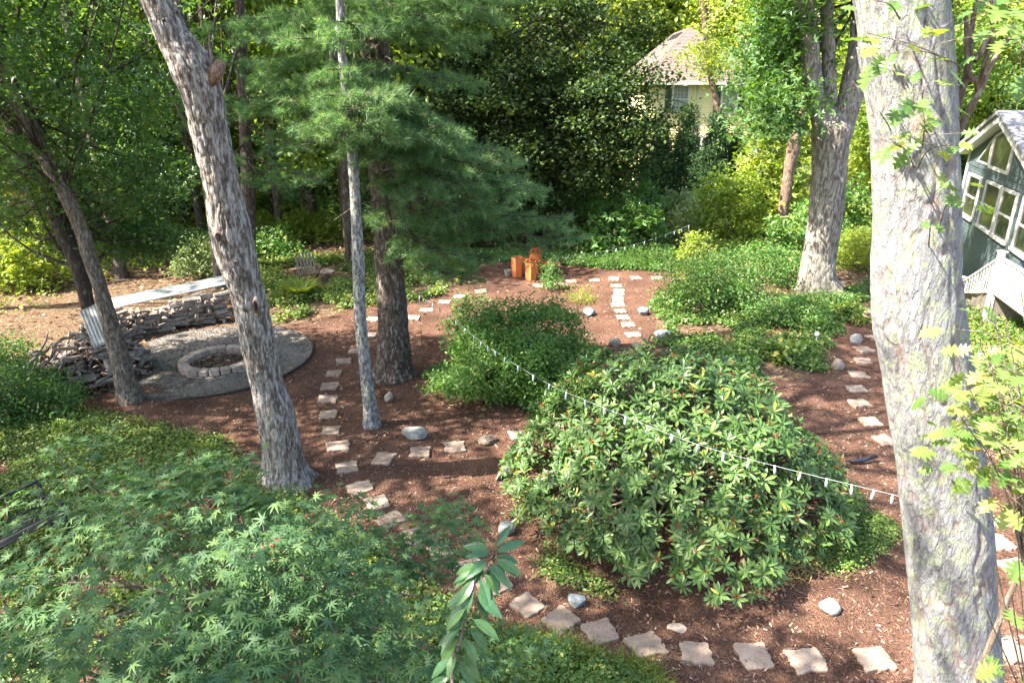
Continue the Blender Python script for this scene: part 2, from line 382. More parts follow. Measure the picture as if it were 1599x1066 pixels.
def rock_mat(name, c1, c2, c3, scale=7, bump=.4, rough=.8):
    m, n, b = new_mat(name); L = n.links; tc = nd(n, "ShaderNodeTexCoord"); oi = nd(n, "ShaderNodeObjectInfo")
    ad = nd(n, "ShaderNodeVectorMath", operation='ADD'); L.new(tc.outputs['Object'], ad.inputs[0]); L.new(oi.outputs['Random'], ad.inputs[1])
    a = nd(n, "ShaderNodeTexNoise", Scale=scale, Detail=8.0, Roughness=.65); L.new(ad.outputs[0], a.inputs['Vector'])
    g = nd(n, "ShaderNodeTexNoise", Scale=scale * 14, Detail=4.0); L.new(ad.outputs[0], g.inputs['Vector'])
    r = ramp(n, a.outputs['Fac'], [(.32, c1), (.52, c2), (.7, c3)]); s = ramp(n, g.outputs['Fac'], [(.35, (.75, .75, .75)), (.65, (1.15, 1.15, 1.15))])
    c = mixc(n, 1, r.outputs[0], s.outputs[0], 'MULTIPLY')
    hs = nd(n, "ShaderNodeHueSaturation"); mr = nd(n, "ShaderNodeMapRange"); L.new(oi.outputs['Random'], mr.inputs[0]); mr.inputs[3].default_value = .82; mr.inputs[4].default_value = 1.15
    L.new(mr.outputs[0], hs.inputs['Value']); L.new(c, hs.inputs['Color']); L.new(hs.outputs[0], b.inputs['Base Color'])
    b.inputs['Roughness'].default_value = rough; b.inputs['Specular IOR Level'].default_value = .3
    hh = nd(n, "ShaderNodeMath", operation='ADD'); L.new(a.outputs['Fac'], hh.inputs[0]); 
    h2 = nd(n, "ShaderNodeMath", operation='MULTIPLY'); L.new(g.outputs['Fac'], h2.inputs[0]); h2.inputs[1].default_value = .3; L.new(h2.outputs[0], hh.inputs[1])
    bp = nd(n, "ShaderNodeBump", Strength=bump, Distance=.02); L.new(hh.outputs[0], bp.inputs['Height']); L.new(bp.outputs[0], b.inputs['Normal'])
    return m
M['paver'] = rock_mat('paver_stone', (.23, .17, .135), (.31, .24, .195), (.37, .3, .25), 5, .35)
M['rock_grey'] = rock_mat('grey_rock', (.16, .17, .17), (.27, .28, .28), (.4, .4, .38), 6, .8)
M['rock_blue'] = rock_mat('blue_grey_rock', (.1, .12, .14), (.2, .23, .26), (.38, .38, .36), 8, .8)
M['rock_tan'] = rock_mat('tan_rock', (.25, .19, .15), (.38, .31, .26), (.48, .42, .37), 6, .6)
M['rock_dark'] = rock_mat('dark_stump', (.06, .045, .04), (.12, .095, .08), (.25, .2, .17), 9, .9)
M['block'] = rock_mat('fire_ring_block', (.27, .21, .18), (.38, .31, .27), (.45, .39, .35), 9, .5)
M['ash'] = rock_mat('fire_ash', (.02, .018, .016), (.04, .034, .03), (.14, .1, .08), 12, 1.2, .95)
M['log'] = rock_mat('weathered_log', (.13, .11, .1), (.25, .22, .2), (.4, .36, .33), 9, 1.0)
M['logcut'] = rock_mat('split_wood', (.2, .165, .14), (.31, .26, .225), (.45, .39, .34), 14, .8)

def plain(name, c, rough=.6, spec=.4, metal=0, var=.12, scale=20, bump=.0):
    m, n, b = new_mat(name); L = n.links; tc = nd(n, "ShaderNodeTexCoord")
    a = nd(n, "ShaderNodeTexNoise", Scale=scale, Detail=5.0); L.new(tc.outputs['Object'], a.inputs['Vector'])
    r = ramp(n, a.outputs['Fac'], [(.3, tuple(x * (1 - var) for x in c)), (.7, tuple(min(1, x * (1 + var)) for x in c))]); L.new(r.outputs[0], b.inputs['Base Color'])
    b.inputs['Roughness'].default_value = rough; b.inputs['Specular IOR Level'].default_value = spec; b.inputs['Metallic'].default_value = metal
    if bump:
        bp = nd(n, "ShaderNodeBump", Strength=bump, Distance=.01); L.new(a.outputs['Fac'], bp.inputs['Height']); L.new(bp.outputs[0], b.inputs['Normal'])
    return m
M['white'] = plain('white_paint', (.6, .6, .58), .45)
M['teal'] = plain('green_siding', (.07, .1, .115), .6, scale=6)
M['teal2'] = plain('green_panel', (.062, .09, .105), .6)
M['cream'] = plain('yellow_siding', (.8, .71, .4), .6, scale=3, var=.05)
M['roofg'] = plain('grey_shingle', (.2, .2, .21), .9, var=.35, scale=9)
M['roofb'] = plain('brown_shingle', (.15, .115, .11), .9, var=.25, scale=5)
M['shutter'] = plain('dark_shutter', (.035, .05, .05), .5)
M['glass'] = plain('window_glass', (.03, .035, .03), .12, .35, 0, .4, 1.5)
M['curtain'] = plain('pale_curtain', (.2, .23, .22), .3, .6, 0, .3, 6)
M['terra'] = plain('terracotta', (.52, .17, .06), .7, .3, 0, .12, 6)
M['potgrey'] = plain('grey_pot', (.2, .22, .22), .6)
M['soil'] = plain('potting_soil', (.04, .028, .02), .95)
M['tin'] = plain('corrugated_metal', (.24, .26, .27), .6, .4, .3, .25, 4)
M['iron'] = plain('dark_metal', (.025, .025, .027), .5, .4)
M['greywood'] = plain('weathered_wood', (.14, .125, .105), .85, .2, 0, .25, 12)
M['blue'] = plain('dark_blue_plastic', (.012, .018, .035), .6, .3)
M['wire'] = plain('white_wire', (.42, .48, .5), .45)
M['bulb'] = plain('bulb_glass', (.36, .45, .47), .15, .7, 0, .08)
M['socket'] = plain('socket_cap', (.8, .82, .8), .5)
M['edging'] = plain('dark_edging', (.05, .05, .05), .6)
M['cedar'] = plain('orange_cedar', (.55, .22, .06), .7, .3, 0, .2, 5)
M['carpaint'] = plain('pale_car_paint', (.55, .6, .66), .25, .6)
M['tyre'] = plain('tyre', (.03, .03, .03), .8)
M['redlens'] = plain('red_lens', (.5, .02, .02), .3)

# ------------------------------------------------------------------ ground, gravel
def inpoly(x, y, poly):
    x = np.asarray(x); y = np.asarray(y); c = np.zeros(x.shape, bool); n = len(poly); j = n - 1
    for i in range(n):
        xi, yi = poly[i][0], poly[i][1]; xj, yj = poly[j][0], poly[j][1]
        c ^= ((yi > y) != (yj > y)) & (x < (xj - xi) * (y - yi) / (yj - yi + 1e-12) + xi); j = i
    return c
def GP(pts): return [tuple(G(*p)[:2]) for p in pts]
MULCH = GP([(-300, 1500), (-60, 680), (60, 610), (190, 600), (300, 600), (420, 515), (560, 478), (640, 470), (740, 425), (780, 405), (860, 408), (1065, 424), (1062, 436), (1012, 480), (1040, 545), (1250, 600), (1290, 560), (1320, 505), (1420, 470), (1500, 600), (1600, 700), (1850, 800), (2100, 1500)])
def ground_mat():
    m, n, b = new_mat('mulch_and_soil'); L = n.links; tc = nd(n, "ShaderNodeTexCoord")
    at = nd(n, "ShaderNodeAttribute", attribute_name='mulch'); gr = nd(n, "ShaderNodeAttribute", attribute_name='grass')
    f1 = nd(n, "ShaderNodeTexNoise", Scale=38.0, Detail=6.0, Roughness=.75); L.new(tc.outputs['Object'], f1.inputs['Vector'])
    v1 = nd(n, "ShaderNodeTexVoronoi", Scale=60.0); mp = nd(n, "ShaderNodeMapping"); mp.inputs['Scale'].default_value = (1, .45, 1); mp.inputs['Rotation'].default_value = (0, 0, .6); L.new(tc.outputs['Object'], mp.inputs[0]); L.new(mp.outputs[0], v1.inputs['Vector'])
    f2 = nd(n, "ShaderNodeTexNoise", Scale=.9, Detail=5.0); L.new(tc.outputs['Object'], f2.inputs['Vector'])
    mc = ramp(n, f1.outputs['Fac'], [(.25, (.04, .024, .018)), (.5, (.112, .066, .049)), (.72, (.22, .135, .1)), (.85, (.42, .3, .24))])
    vc = ramp(n, v1.outputs['Color'], [(0, (.65, .6, .6)), (1, (1.35, 1.25, 1.2))]); mc2 = mixc(n, .8, mc.outputs[0], vc.outputs[0], 'MULTIPLY')
    la = ramp(n, f2.outputs['Fac'], [(.34, (.66, .64, .64)), (.66, (1.35, 1.32, 1.3))]); mc3 = mixc(n, 1, mc2, la.outputs[0], 'MULTIPLY')
    v2 = nd(n, "ShaderNodeTexVoronoi", Scale=17.0); L.new(tc.outputs['Object'], v2.inputs['Vector'])
    sc0 = ramp(n, v2.outputs['Color'], [(0, (.07, .045, .03)), (.5, (.145, .1, .068)), (1, (.26, .2, .14))]); so_ = ramp(n, f1.outputs['Fac'], [(.3, (.45, .42, .4)), (.6, (1.1, 1.05, 1.0))])
    soil = mixc(n, 1, sc0.outputs[0], so_.outputs[0], 'MULTIPLY')
    nz = nd(n, "ShaderNodeTexNoise", Scale=2.2, Detail=6.0); L.new(tc.outputs['Object'], nz.inputs['Vector'])
    ad = nd(n, "ShaderNodeMath", operation='ADD'); L.new(at.outputs['Fac'], ad.inputs[0]); L.new(nz.outputs['Fac'], ad.inputs[1])
    th = ramp(n, ad.outputs[0], [(.94, (0, 0, 0)), (1.06, (1, 1, 1))])
    c = mixc(n, th.outputs[0], soil, mc3)
    gc = ramp(n, f1.outputs['Fac'], [(.3, (.07, .11, .03)), (.7, (.2, .24, .08))])
    a2 = nd(n, "ShaderNodeMath", operation='ADD'); L.new(gr.outputs['Fac'], a2.inputs[0]); L.new(nz.outputs['Fac'], a2.inputs[1])
    t2 = ramp(n, a2.outputs[0], [(.9, (0, 0, 0)), (1.1, (1, 1, 1))]); c = mixc(n, t2.outputs[0], c, gc.outputs[0])
    L.new(c, b.inputs['Base Color']); b.inputs['Roughness'].default_value = .95; b.inputs['Specular IOR Level'].default_value = .15
    h = nd(n, "ShaderNodeMath", operation='ADD'); L.new(f1.outputs['Fac'], h.inputs[0]); L.new(v1.outputs['Distance'], h.inputs[1])
    bp = nd(n, "ShaderNodeBump", Strength=.9, Distance=.03); L.new(h.outputs[0], bp.inputs['Height']); L.new(bp.outputs[0], b.inputs['Normal'])
    return m
M['ground'] = ground_mat()
xs = np.concatenate([-22 - np.cumsum(1.35 ** np.arange(16) * .4)[::-1] , np.arange(-22, 22.01, .16), 22 + np.cumsum(1.35 ** np.arange(16) * .4)])
ys = np.concatenate([-2 - np.cumsum(1.4 ** np.arange(14) * .5)[::-1], np.arange(-2, 34.01, .16), 34 + np.cumsum(1.3 ** np.arange(18) * .4)])
X, Y = np.meshgrid(xs, ys, indexing='ij'); X = X.ravel(); Y = Y.ravel()
near = (np.abs(X) < 22) & (Y > -2) & (Y < 34)
Z = terrain(X, Y) + np.where(near, .03 * (fbm(np.stack([X * 2.2, Y * 2.2, X * 0], 1), 3) - .5) + .018 * (vnoise(np.stack([X * 9, Y * 9, X * 0], 1)) - .5), 0)
mul = inpoly(X, Y, MULCH).astype(float)
def blur(mat, k):
    A = mat.reshape(len(xs), len(ys))
    for _ in range(k): A = (A + np.roll(A, 1, 0) + np.roll(A, -1, 0) + np.roll(A, 1, 1) + np.roll(A, -1, 1)) / 5
    return A.ravel()
gz = ((X > 6) & (Y > 24)).astype(float) * .75 + ((Y > 40) * .3)
GRAV_C, GRAV_R = G(328, 562), 2.38
i, j = np.meshgrid(np.arange(len(xs) - 1), np.arange(len(ys) - 1), indexing='ij'); n_ = len(ys)
Fg = np.stack([i * n_ + j, (i + 1) * n_ + j, (i + 1) * n_ + j + 1, i * n_ + j + 1], -1).reshape(-1, 4)
ground = obj('ground', np_mesh('ground', np.stack([X, Y, Z], 1), Fg, M['ground'], {'mulch': blur(mul, 2), 'grass': gz}, True)); ground['kind'] = 'structure'
def gheight(x, y):
    x = np.asarray(x, float); y = np.asarray(y, float); q = np.stack([x * 2.2, y * 2.2, x * 0], -1).reshape(-1, 3); q2 = np.stack([x * 9, y * 9, x * 0], -1).reshape(-1, 3)
    return terrain(x, y) + (.03 * (fbm(q, 3) - .5) + .018 * (vnoise(q2) - .5)).reshape(x.shape)

def gravel_mat():
    m, n, b = new_mat('grey_gravel'); L = n.links; tc = nd(n, "ShaderNodeTexCoord")
    v = nd(n, "ShaderNodeTexVoronoi", Scale=42.0); L.new(tc.outputs['Object'], v.inputs['Vector']); f = nd(n, "ShaderNodeTexNoise", Scale=3.0, Detail=5.0); L.new(tc.outputs['Object'], f.inputs['Vector'])
    r = ramp(n, v.outputs['Color'], [(0, (.05, .047, .045)), (.5, (.125, .118, .114)), (.9, (.23, .215, .2)), (1, (.42, .33, .25))]); s = ramp(n, f.outputs['Fac'], [(.35, (.8, .8, .82)), (.7, (1.25, 1.18, 1.1))])
    c = mixc(n, 1, r.outputs[0], s.outputs[0], 'MULTIPLY'); L.new(c, b.inputs['Base Color']); b.inputs['Roughness'].default_value = .85
    bp = nd(n, "ShaderNodeBump", Strength=1, Distance=.015); bp.invert = True; L.new(v.outputs['Distance'], bp.inputs['Height']); L.new(bp.outputs[0], b.inputs['Normal'])
    return m
M['gravel'] = gravel_mat()
# gravel disc a little above the soil
rr = np.linspace(0, 1, 14); th = np.arange(72) / 72 * 2 * math.pi; V = []; gx, gy = GRAV_C[0], GRAV_C[1]
GZ = float(terrain(gx, gy)) + .07
for r_ in rr[1:]:
    for t in th: V.append((gx + GRAV_R * r_ * math.cos(t), gy + GRAV_R * r_ * math.sin(t), GZ + .01 * math.sin(5 * t + 9 * r_) * (r_ < .98)))
V.append((gx, gy, GZ)); F4 = [(i * 72 + j, i * 72 + (j + 1) % 72, (i + 1) * 72 + (j + 1) % 72, (i + 1) * 72 + j) for i in range(12) for j in range(72)]
F3 = [(len(V) - 1, j, (j + 1) % 72) for j in range(72)]
o = len(V); V += [(gx + GRAV_R * math.cos(t), gy + GRAV_R * math.sin(t), GZ - .3) for t in th]; F4 += [(12 * 72 + j, o + j, o + (j + 1) % 72, 12 * 72 + (j + 1) % 72) for j in range(72)]
gp = obj('gravel_bed', np_mesh('gravel_bed', V, [np.array(F4), np.array(F3)], M['gravel'], None, True)); gp['kind'] = 'structure'
# loose stones and fallen leaves on the gravel
n = 9000; a = rng.random(n) * 2 * math.pi; q = np.sqrt(rng.random(n)) * (GRAV_R - .03)
tet = (np.array([(1, 0, -.3), (-.5, .8, -.3), (-.5, -.8, -.3), (0, 0, .8)]), np.array([(0, 1, 3), (1, 2, 3), (2, 0, 3)]))
pos = np.stack([gx + q * np.cos(a), gy + q * np.sin(a), np.full(n, GZ + .008)], 1)
st = obj('loose_gravel', leaf_mesh('loose_gravel', tet, pos, frames(np.tile([0, 0, 1.], (n, 1)) + rng.normal(size=(n, 3)) * .2), rng.uniform(.008, .02, n), M['gravel'])); tag(st, 'loose grey gravel around the fire ring', 'gravel', kind='stuff')
# metal edging round the gravel
mb = MB(); tt = np.linspace(R(-100), R(75), 60); V, F = tube([(gx + (GRAV_R + .02) * math.cos(t), gy + (GRAV_R + .02) * math.sin(t), GZ + .01) for t in tt], .018, 6)
tag(obj('landscape_edging', np_mesh('edging', V, F, M['edging'])), 'thin dark edging strip curving round the gravel circle', 'edging')

# mulch chips and dry leaf litter: real pieces lying on the ground
def rand_in(poly, n):
    P_ = np.array([p[:2] for p in poly]); lo, hi = P_.min(0), P_.max(0); out = np.zeros((0, 2))
    while len(out) < n:
        q = rng.random((n * 2, 2)) * (hi - lo) + lo; out = np.concatenate([out, q[inpoly(q[:, 0], q[:, 1], poly)]])
    return out[:n]
def vis(xy, pad=.06):
    q = np.stack([xy[:, 0], xy[:, 1], np.full(len(xy), -CAM_H)], 1); zc = q[:, 1] * CP - q[:, 2] * SP; v = q[:, 1] * SP + q[:, 2] * CP
    return (zc > .5) & (np.abs(xy[:, 0] / zc) < .75 + pad) & (v / zc > -.5 - pad)
chip_poly = [(-8, 4.8), (8, 4.8), (14, 26), (-14, 26)]
q = rand_in(chip_poly, 150000); q = q[(rng.random(len(q)) < np.clip(9 / q[:, 1], .25, 1) ** 1.5) & vis(q) & inpoly(q[:, 0], q[:, 1], MULCH)]
dd_ = np.hypot(q[:, 0] - gx, q[:, 1] - gy); q = q[(dd_ > GRAV_R + .03) | (rng.random(len(q)) < .25 * (dd_ / GRAV_R) ** 6)][:54000]; GRIN = np.hypot(q[:, 0] - gx, q[:, 1] - gy) < GRAV_R + .03
n = len(q); chip = (np.array([(-.5, -.16, 0), (.5, -.1, .05), (.5, .14, 0), (-.5, .15, .06)]), np.array([(0, 1, 2, 3)]))
def chip_mat():
    m, n, b = new_mat('wood_chip'); at = nd(n, "ShaderNodeAttribute", attribute_name='rnd'); r = ramp(n, at.outputs['Fac'], [(0, (.04, .024, .018)), (.5, (.11, .062, .045)), (.85, (.2, .12, .088)), (.97, (.38, .27, .2)), (1, (.5, .42, .34))]); n.links.new(r.outputs[0], b.inputs['Base Color']); b.inputs['Roughness'].default_value = .9; return m
M['chip'] = chip_mat()
pos = np.stack([q[:, 0], q[:, 1], np.where(GRIN, GZ + .012, gheight(q[:, 0], q[:, 1]) + .008)], 1)
tag(obj('mulch_chips', leaf_mesh('mulch_chips', chip, pos, frames(np.tile([0, 0, 1.], (n, 1)) + rng.normal(size=(n, 3)) * .28), rng.uniform(.02, .06, n) * np.where(rng.random(n) < .06, 1.7, 1), M['chip'])), 'red brown bark mulch chips over the paths', 'mulch', kind='stuff')
m = 9000; q = rand_in([(-7, 5), (7, 5), (12, 20), (-12, 20)], m); q = q[vis(q) & inpoly(q[:, 0], q[:, 1], MULCH)]; m = len(q); pos = np.stack([q[:, 0], q[:, 1], gheight(q[:, 0], q[:, 1]) + .012 + .03 * (np.hypot(q[:, 0] - gx, q[:, 1] - gy) < GRAV_R)], 1)
M['needle'] = leaf_mat('fallen_needle', [(0, (.2, .12, .06)), (.6, (.34, .22, .12)), (1, (.45, .33, .2))], .1, .7, .2, (1, 1, 1))
tag(obj('fallen_needles', leaf_mesh('fallen_needles', T_diamond(.035, 0, .05), pos, frames(np.tile([0, 0, 1.], (m, 1)) + rng.normal(size=(m, 3)) * .12), rng.uniform(.08, .17, m), M['needle'])), 'tan pine needles and thin twigs lying over the mulch', 'pine needles', kind='stuff')
m = 420; a = rng.random(m) * 6.28; q_ = GRAV_R * (1 - rng.random(m) ** 1.6 * .9); pos = np.stack([gx + q_ * np.cos(a), gy + q_ * np.sin(a), np.full(m, GZ + .02)], 1)
tag(obj('gravel_leaves', leaf_mesh('gravel_leaves', DIAW, pos, frames(np.tile([0, 0, 1.], (m, 1)) + rng.normal(size=(m, 3)) * .3), rng.uniform(.03, .08, m), M['litter'])), 'dry leaves blown over the gravel circle', 'leaf litter', kind='stuff')
q = rand_in([(-26, 5), (22, 5), (30, 48), (-36, 48)], 42000); im = inpoly(q[:, 0], q[:, 1], MULCH); q = q[vis(q, .2) & (~im | (rng.random(len(q)) < .13))]; n = len(q)
pos = np.stack([q[:, 0], q[:, 1], gheight(q[:, 0], q[:, 1]) + .015], 1)
tag(obj('leaf_litter', leaf_mesh('leaf_litter', DIAW, pos, frames(np.tile([0, 0, 1.], (n, 1)) + rng.normal(size=(n, 3)) * .4), rng.uniform(.05, .12, n) * np.clip(q[:, 1] / 14, .6, 1.6), M['litter'])), 'dry brown leaves scattered over the woodland floor', 'leaf litter', kind='stuff')

# ------------------------------------------------------------------ trunks
def bark_trunk(Pt, Rd, nseg=120, step=.035, amp=.012, cell=.05, stretch=5.0, mode='ridge', seed=3, bulges=(), flare=.5, roots=5, base_z=0):
    """trunk surface with real bark relief; returns V, F, furrow"""
    Pt = np.asarray(Pt, float); L = np.sum(np.linalg.norm(np.diff(Pt, axis=0), axis=1)); m = int(L / step)
    C = catmull(Pt, m); Rr = np.interp(np.linspace(0, 1, m), np.linspace(0, 1, len(Rd)), Rd)
    T, U, W = frames_along(C); th = np.arange(nseg) / nseg * 2 * math.pi
    S = np.concatenate([[0], np.cumsum(np.linalg.norm(np.diff(C, axis=0), axis=1))])
    A, B = np.meshgrid(S, th, indexing='ij'); rad = Rr[:, None] * np.ones(nseg)
    cx, sx = np.cos(B) * rad, np.sin(B) * rad
    q = np.stack([cx.ravel() / cell, sx.ravel() / cell, A.ravel() / (cell * stretch)], 1)
    wob = fbm(np.stack([cx.ravel() / .25, sx.ravel() / .25, A.ravel() / .4], 1), 3, seed + 9)
    q = q + (wob[:, None] - .5) * np.array([2.2, 2.2, .6])
    n1 = vnoise(q, seed); n2 = vnoise(q * 2.1, seed + 5)
    ridge = np.abs(2 * n1 - 1) * .75 + np.abs(2 * n2 - 1) * .25            # 0 = furrow line
    if mode == 'ridge': h = np.clip(ridge * 2.6, 0, 1)
    else: h = np.clip(ridge * 4.6, 0, 1)
    big = fbm(np.stack([cx.ravel() * 1.6, sx.ravel() * 1.6, A.ravel() * .7], 1), 3, seed + 20) - .5
    disp = (h - 1) * amp + big * Rr.max() * .22 + (fbm(q * 3, 2, seed + 30) - .5) * amp * .5
    disp = disp.reshape(m, nseg)
    zz = (C[:, 2] - base_z)[:, None]
    rt = 1 + .5 * np.cos(B * roots + 2 * np.sin(B + seed)) ; disp = disp + rad * flare * np.exp(-np.clip(zz, 0, 9) / .22) * (.55 + .45 * rt)
    for (s_, t_, ws, wt, hgt) in bulges:
        dt = (B - t_ + math.pi) % (2 * math.pi) - math.pi
        disp = disp + hgt * np.exp(-((A - s_) / ws) ** 2 - (dt / wt) ** 2)
    V = C[:, None, :] + (rad + disp)[:, :, None] * (np.cos(th)[None, :, None] * U[:, None, :] + np.sin(th)[None, :, None] * W[:, None, :])
    i, j = np.meshgrid(np.arange(m - 1), np.arange(nseg), indexing='ij'); j2 = (j + 1) % nseg
    F = np.stack([i * nseg + j, i * nseg + j2, (i + 1) * nseg + j2, (i + 1) * nseg + j], -1).reshape(-1, 4)
    return V.reshape(-1, 3), F, np.clip(1 - h * 1.6, 0, 1)
def px_path(rows, Y0, Y1, base=True, extra=5.0, taper=.75):
    """rows (py, xl, xr) from the foot upwards; Y0..Y1 distance of foot and of the top row"""
    Pt = []; Rd = []; y0, y1 = rows[0][0], rows[-1][0]
    for k, (py, xl, xr) in enumerate(rows):
        Yk = Y0 + (Y1 - Y0) * (py - y0) / (y1 - y0); c = (xl + xr) / 2; Pt.append(P(c, py, Yk))
        a = rows[max(0, k - 1)]; b = rows[min(len(rows) - 1, k + 1)]; sl = ((b[1] + b[2]) - (a[1] + a[2])) / 2 / (b[0] - a[0] + 1e-6)
        Rd.append((xr - xl) / 2 / math.sqrt(1 + sl * sl) * depth(c, py, Yk) / FPX)
    if base:
        d = Pt[0] - Pt[1]; d = d / max(1e-3, -d[2]) if d[2] < -.01 else np.array([0, 0, -1.]); gz_ = float(terrain(Pt[0][0], Pt[0][1]))
        k = max(.1, Pt[0][2] - gz_ + .12); Pt.insert(0, Pt[0] + d * k * np.array([.6, .6, 1])); Rd.insert(0, Rd[0])
    if extra > 0:
        d = unit(Pt[-1] - Pt[-4 if len(Pt) > 4 else 0]); 
        for f in (.5, 1): Pt.append(Pt[-1] + d * extra * .5); Rd.append(Rd[-1] * taper ** .5)
    return np.array(Pt), np.array(Rd)

# ------------------------------------------------------------------ crowns
def lobes(center, rad, n, power=.55, noise=.25, zmin=None):
    v = unit(rng.normal(size=(n * 2, 3))); r_ = rng.random(n * 2) ** power
    c = v * r_[:, None] * (1 + noise * (vnoise(v * 1.7 + np.array(center) * 3.1)[:, None] * 2 - 1)) * np.array(rad) + np.array(center)
    if zmin is not None: c = c[c[:, 2] > zmin]
    return c[:n]
def clump_leaves(C, per, spread, size, up=.7, tmpl=DIA, jit=.35):
    n = len(C) * per; base = np.repeat(C, per, 0); sp = np.array(spread)
    off = rng.normal(size=(n, 3)) * sp
    pos = base + off; N = np.stack([rng.normal(size=n), rng.normal(size=n), rng.normal(size=n) * .6 + up * 1.6], 1)
    rnd = (np.repeat(rng.random(len(C)), per) * .55 + rng.random(n) * .45)
    return pos, frames(N), size * rng.uniform(1 - jit, 1 + jit, n), rnd
def limbs(top, C, r0, k=14, n=5, drop=.35, trunk=None):
    idx = rng.choice(len(C), min(k, len(C)), replace=False); parts = []
    for c in C[idx]:
        s = np.array(top)
        if trunk is not None: 
            s = trunk[rng.integers(len(trunk))]
        mid = s * .5 + c * .5 + np.array([rng.normal() * .2, rng.normal() * .2, -drop * rng.random()]); L = np.linalg.norm(c - s)
        V, F = tube(catmull([s, mid, c], 6), np.linspace(r0, r0 * .2, 6), n); parts.append((V, F))
    return merge(parts)
def tree_thing(name, loc, label, cat, group, trunk_me, bark, C=None, per=20, spread=(.3, .3, .2), size=.14, leafm=None, tmpl=DIA, up=.7, limb=None, twig_mat=None):
    """C and limb are in world coordinates"""
    r = empty(name, loc, label, cat, group); L = np.array([float(v) for v in loc])
    if trunk_me is not None:
        V, F, fu = trunk_me; o = obj('trunk', np_mesh('trunk', V - L, F, bark, {'furrow': fu} if fu is not None else {'furrow': np.zeros(len(V))}, True), r)
    if limb is not None: obj('branches', np_mesh('branches', limb[0] - L, limb[1], twig_mat or bark, {'furrow': np.zeros(len(limb[0]))}, True), r)
    if C is not None:
        pos, Rm, s_, rnd = clump_leaves(C - L, per, spread, size, up, tmpl); o = obj('crown', leaf_mesh('crown', tmpl, pos, Rm, s_, leafm, rnd), r); o['kind'] = 'stuff'
    return r

# A: leaning grey oak at the left of the middle
rowsA = [(752, 411, 480), (735, 412, 476), (700, 412, 470), (650, 402, 461), (600, 392, 442), (560, 381, 434), (520, 372, 427), (480, 364, 418), (450, 357, 411), (400, 338, 400), (350, 328, 390), (300, 322, 377), (250, 309, 366), (200, 297, 356), (150, 284, 348), (110, 263, 338), (90, 254, 328), (60, 240, 303), (30, 228, 288), (0, 215, 271)]
PA, RA = px_path(rowsA, G(445, 752)[1], 8.9, True, 4)
VA = bark_trunk(PA, RA, 150, .028, .02, .036, 5.5, 'ridge', 3, flare=.42, roots=5)
topA = PA[-1]; CA = lobes(topA + np.array([0.5, 0.5, 2.2]), (4.2, 4, 2.8), 58, .5)
VA = (VA[0], VA[1], VA[2] * .7)
oakA = tree_thing('oak_tree', G(445, 752), 'leaning grey-barked oak with a broken branch stub, nearest trunk left of the middle', 'tree', None, VA, M['bark_oak'], CA, 75, (.36, .36, .24), .17, M['canopy'], limb=limbs(topA, CA, .16, 22))
LA = np.array(oakA.location)
# broken stub and knot holes on the oak
s0 = P(335, 112, 9.0); mb = MB(); mb.tube([s0 - LA + np.array([-.12, 0, -.12]), s0 - LA + np.array([.06, -.03, .02]), s0 - LA + np.array([.12, -.03, .12])], [.13, .085, .06], 10); mb.build('branch_stub', M['bark_red'], oakA, True)
mb = MB(); mb.tube([s0 - LA + np.array([.02, -.05, .05]), s0 - LA + np.array([0, -.05, .3]), s0 - LA + np.array([.03, -.05, .5])], [.03, .012, .005], 6); mb.build('dead_shoot', M['twig'], oakA, True)
def knot(par, px, py, Y, rx, rz, L):
    p = P(px, py, Y) - L; n = 14; V = []; F = []
    for k, (f, d) in enumerate(((1.5, .0), (1.05, -.03), (.75, .0), (.5, .03))):
        for a in range(n): t = a / n * 2 * math.pi; V.append((p[0] + rx * f * math.cos(t) * (1 + .2 * math.sin(3 * t)), p[1] + d + (.02 if k == 0 else 0), p[2] + rz * f * math.sin(t)))
    for k in range(3):
        for a in range(n): F.append((k * n + a, k * n + (a + 1) % n, (k + 1) * n + (a + 1) % n, (k + 1) * n + a))
    obj('knot_rim', np_mesh('knot_rim', V, np.array(F), M['bark_red'], {'furrow': np.zeros(len(V))}, True), par)
    m2 = MB(); m2.add([V[3 * n + a] for a in range(n)], [tuple(range(n))]); m2.build('knot_hole', M['iron'], par)
for (px, py, rx, rz) in ((342, 371, .035, .07), (400, 480, .03, .11), (369, 411, .02, .035)):
    Yk = G(445, 752)[1] + (8.9 - G(445, 752)[1]) * (752 - py) / 752; knot(oakA, px, py, Yk - .275, rx, rz, LA)

# B: slim straight grey trunk
rowsB = [(665, 567, 592), (640, 566, 589), (600, 564, 585), (500, 555, 574), (400, 549, 569), (330, 545, 563), (250, 541, 560), (150, 535, 550), (50, 526, 540), (0, 523, 536)]
YB = G(580, 664)[1]; PB, RB = px_path(rowsB, YB, YB, True, 4)
VB = bark_trunk(PB + np.array([[.02 * math.sin(k * 1.3), 0, 0] for k in range(len(PB))]), RB, 56, .045, .009, .035, 3, 'ridge', 8, flare=.3, roots=4)
CB = lobes(PB[-1] + np.array([.5, 0, 1.5]), (2.4, 2.4, 2), 40, .5)
tree_thing('slim_tree', G(580, 664), 'slim straight grey trunk standing in front of the thick pine', 'tree', None, VB, M['bark_thin'], CB, 50, (.4, .4, .25), .16, M['canopy'], limb=limbs(PB[-1], CB, .07, 12))

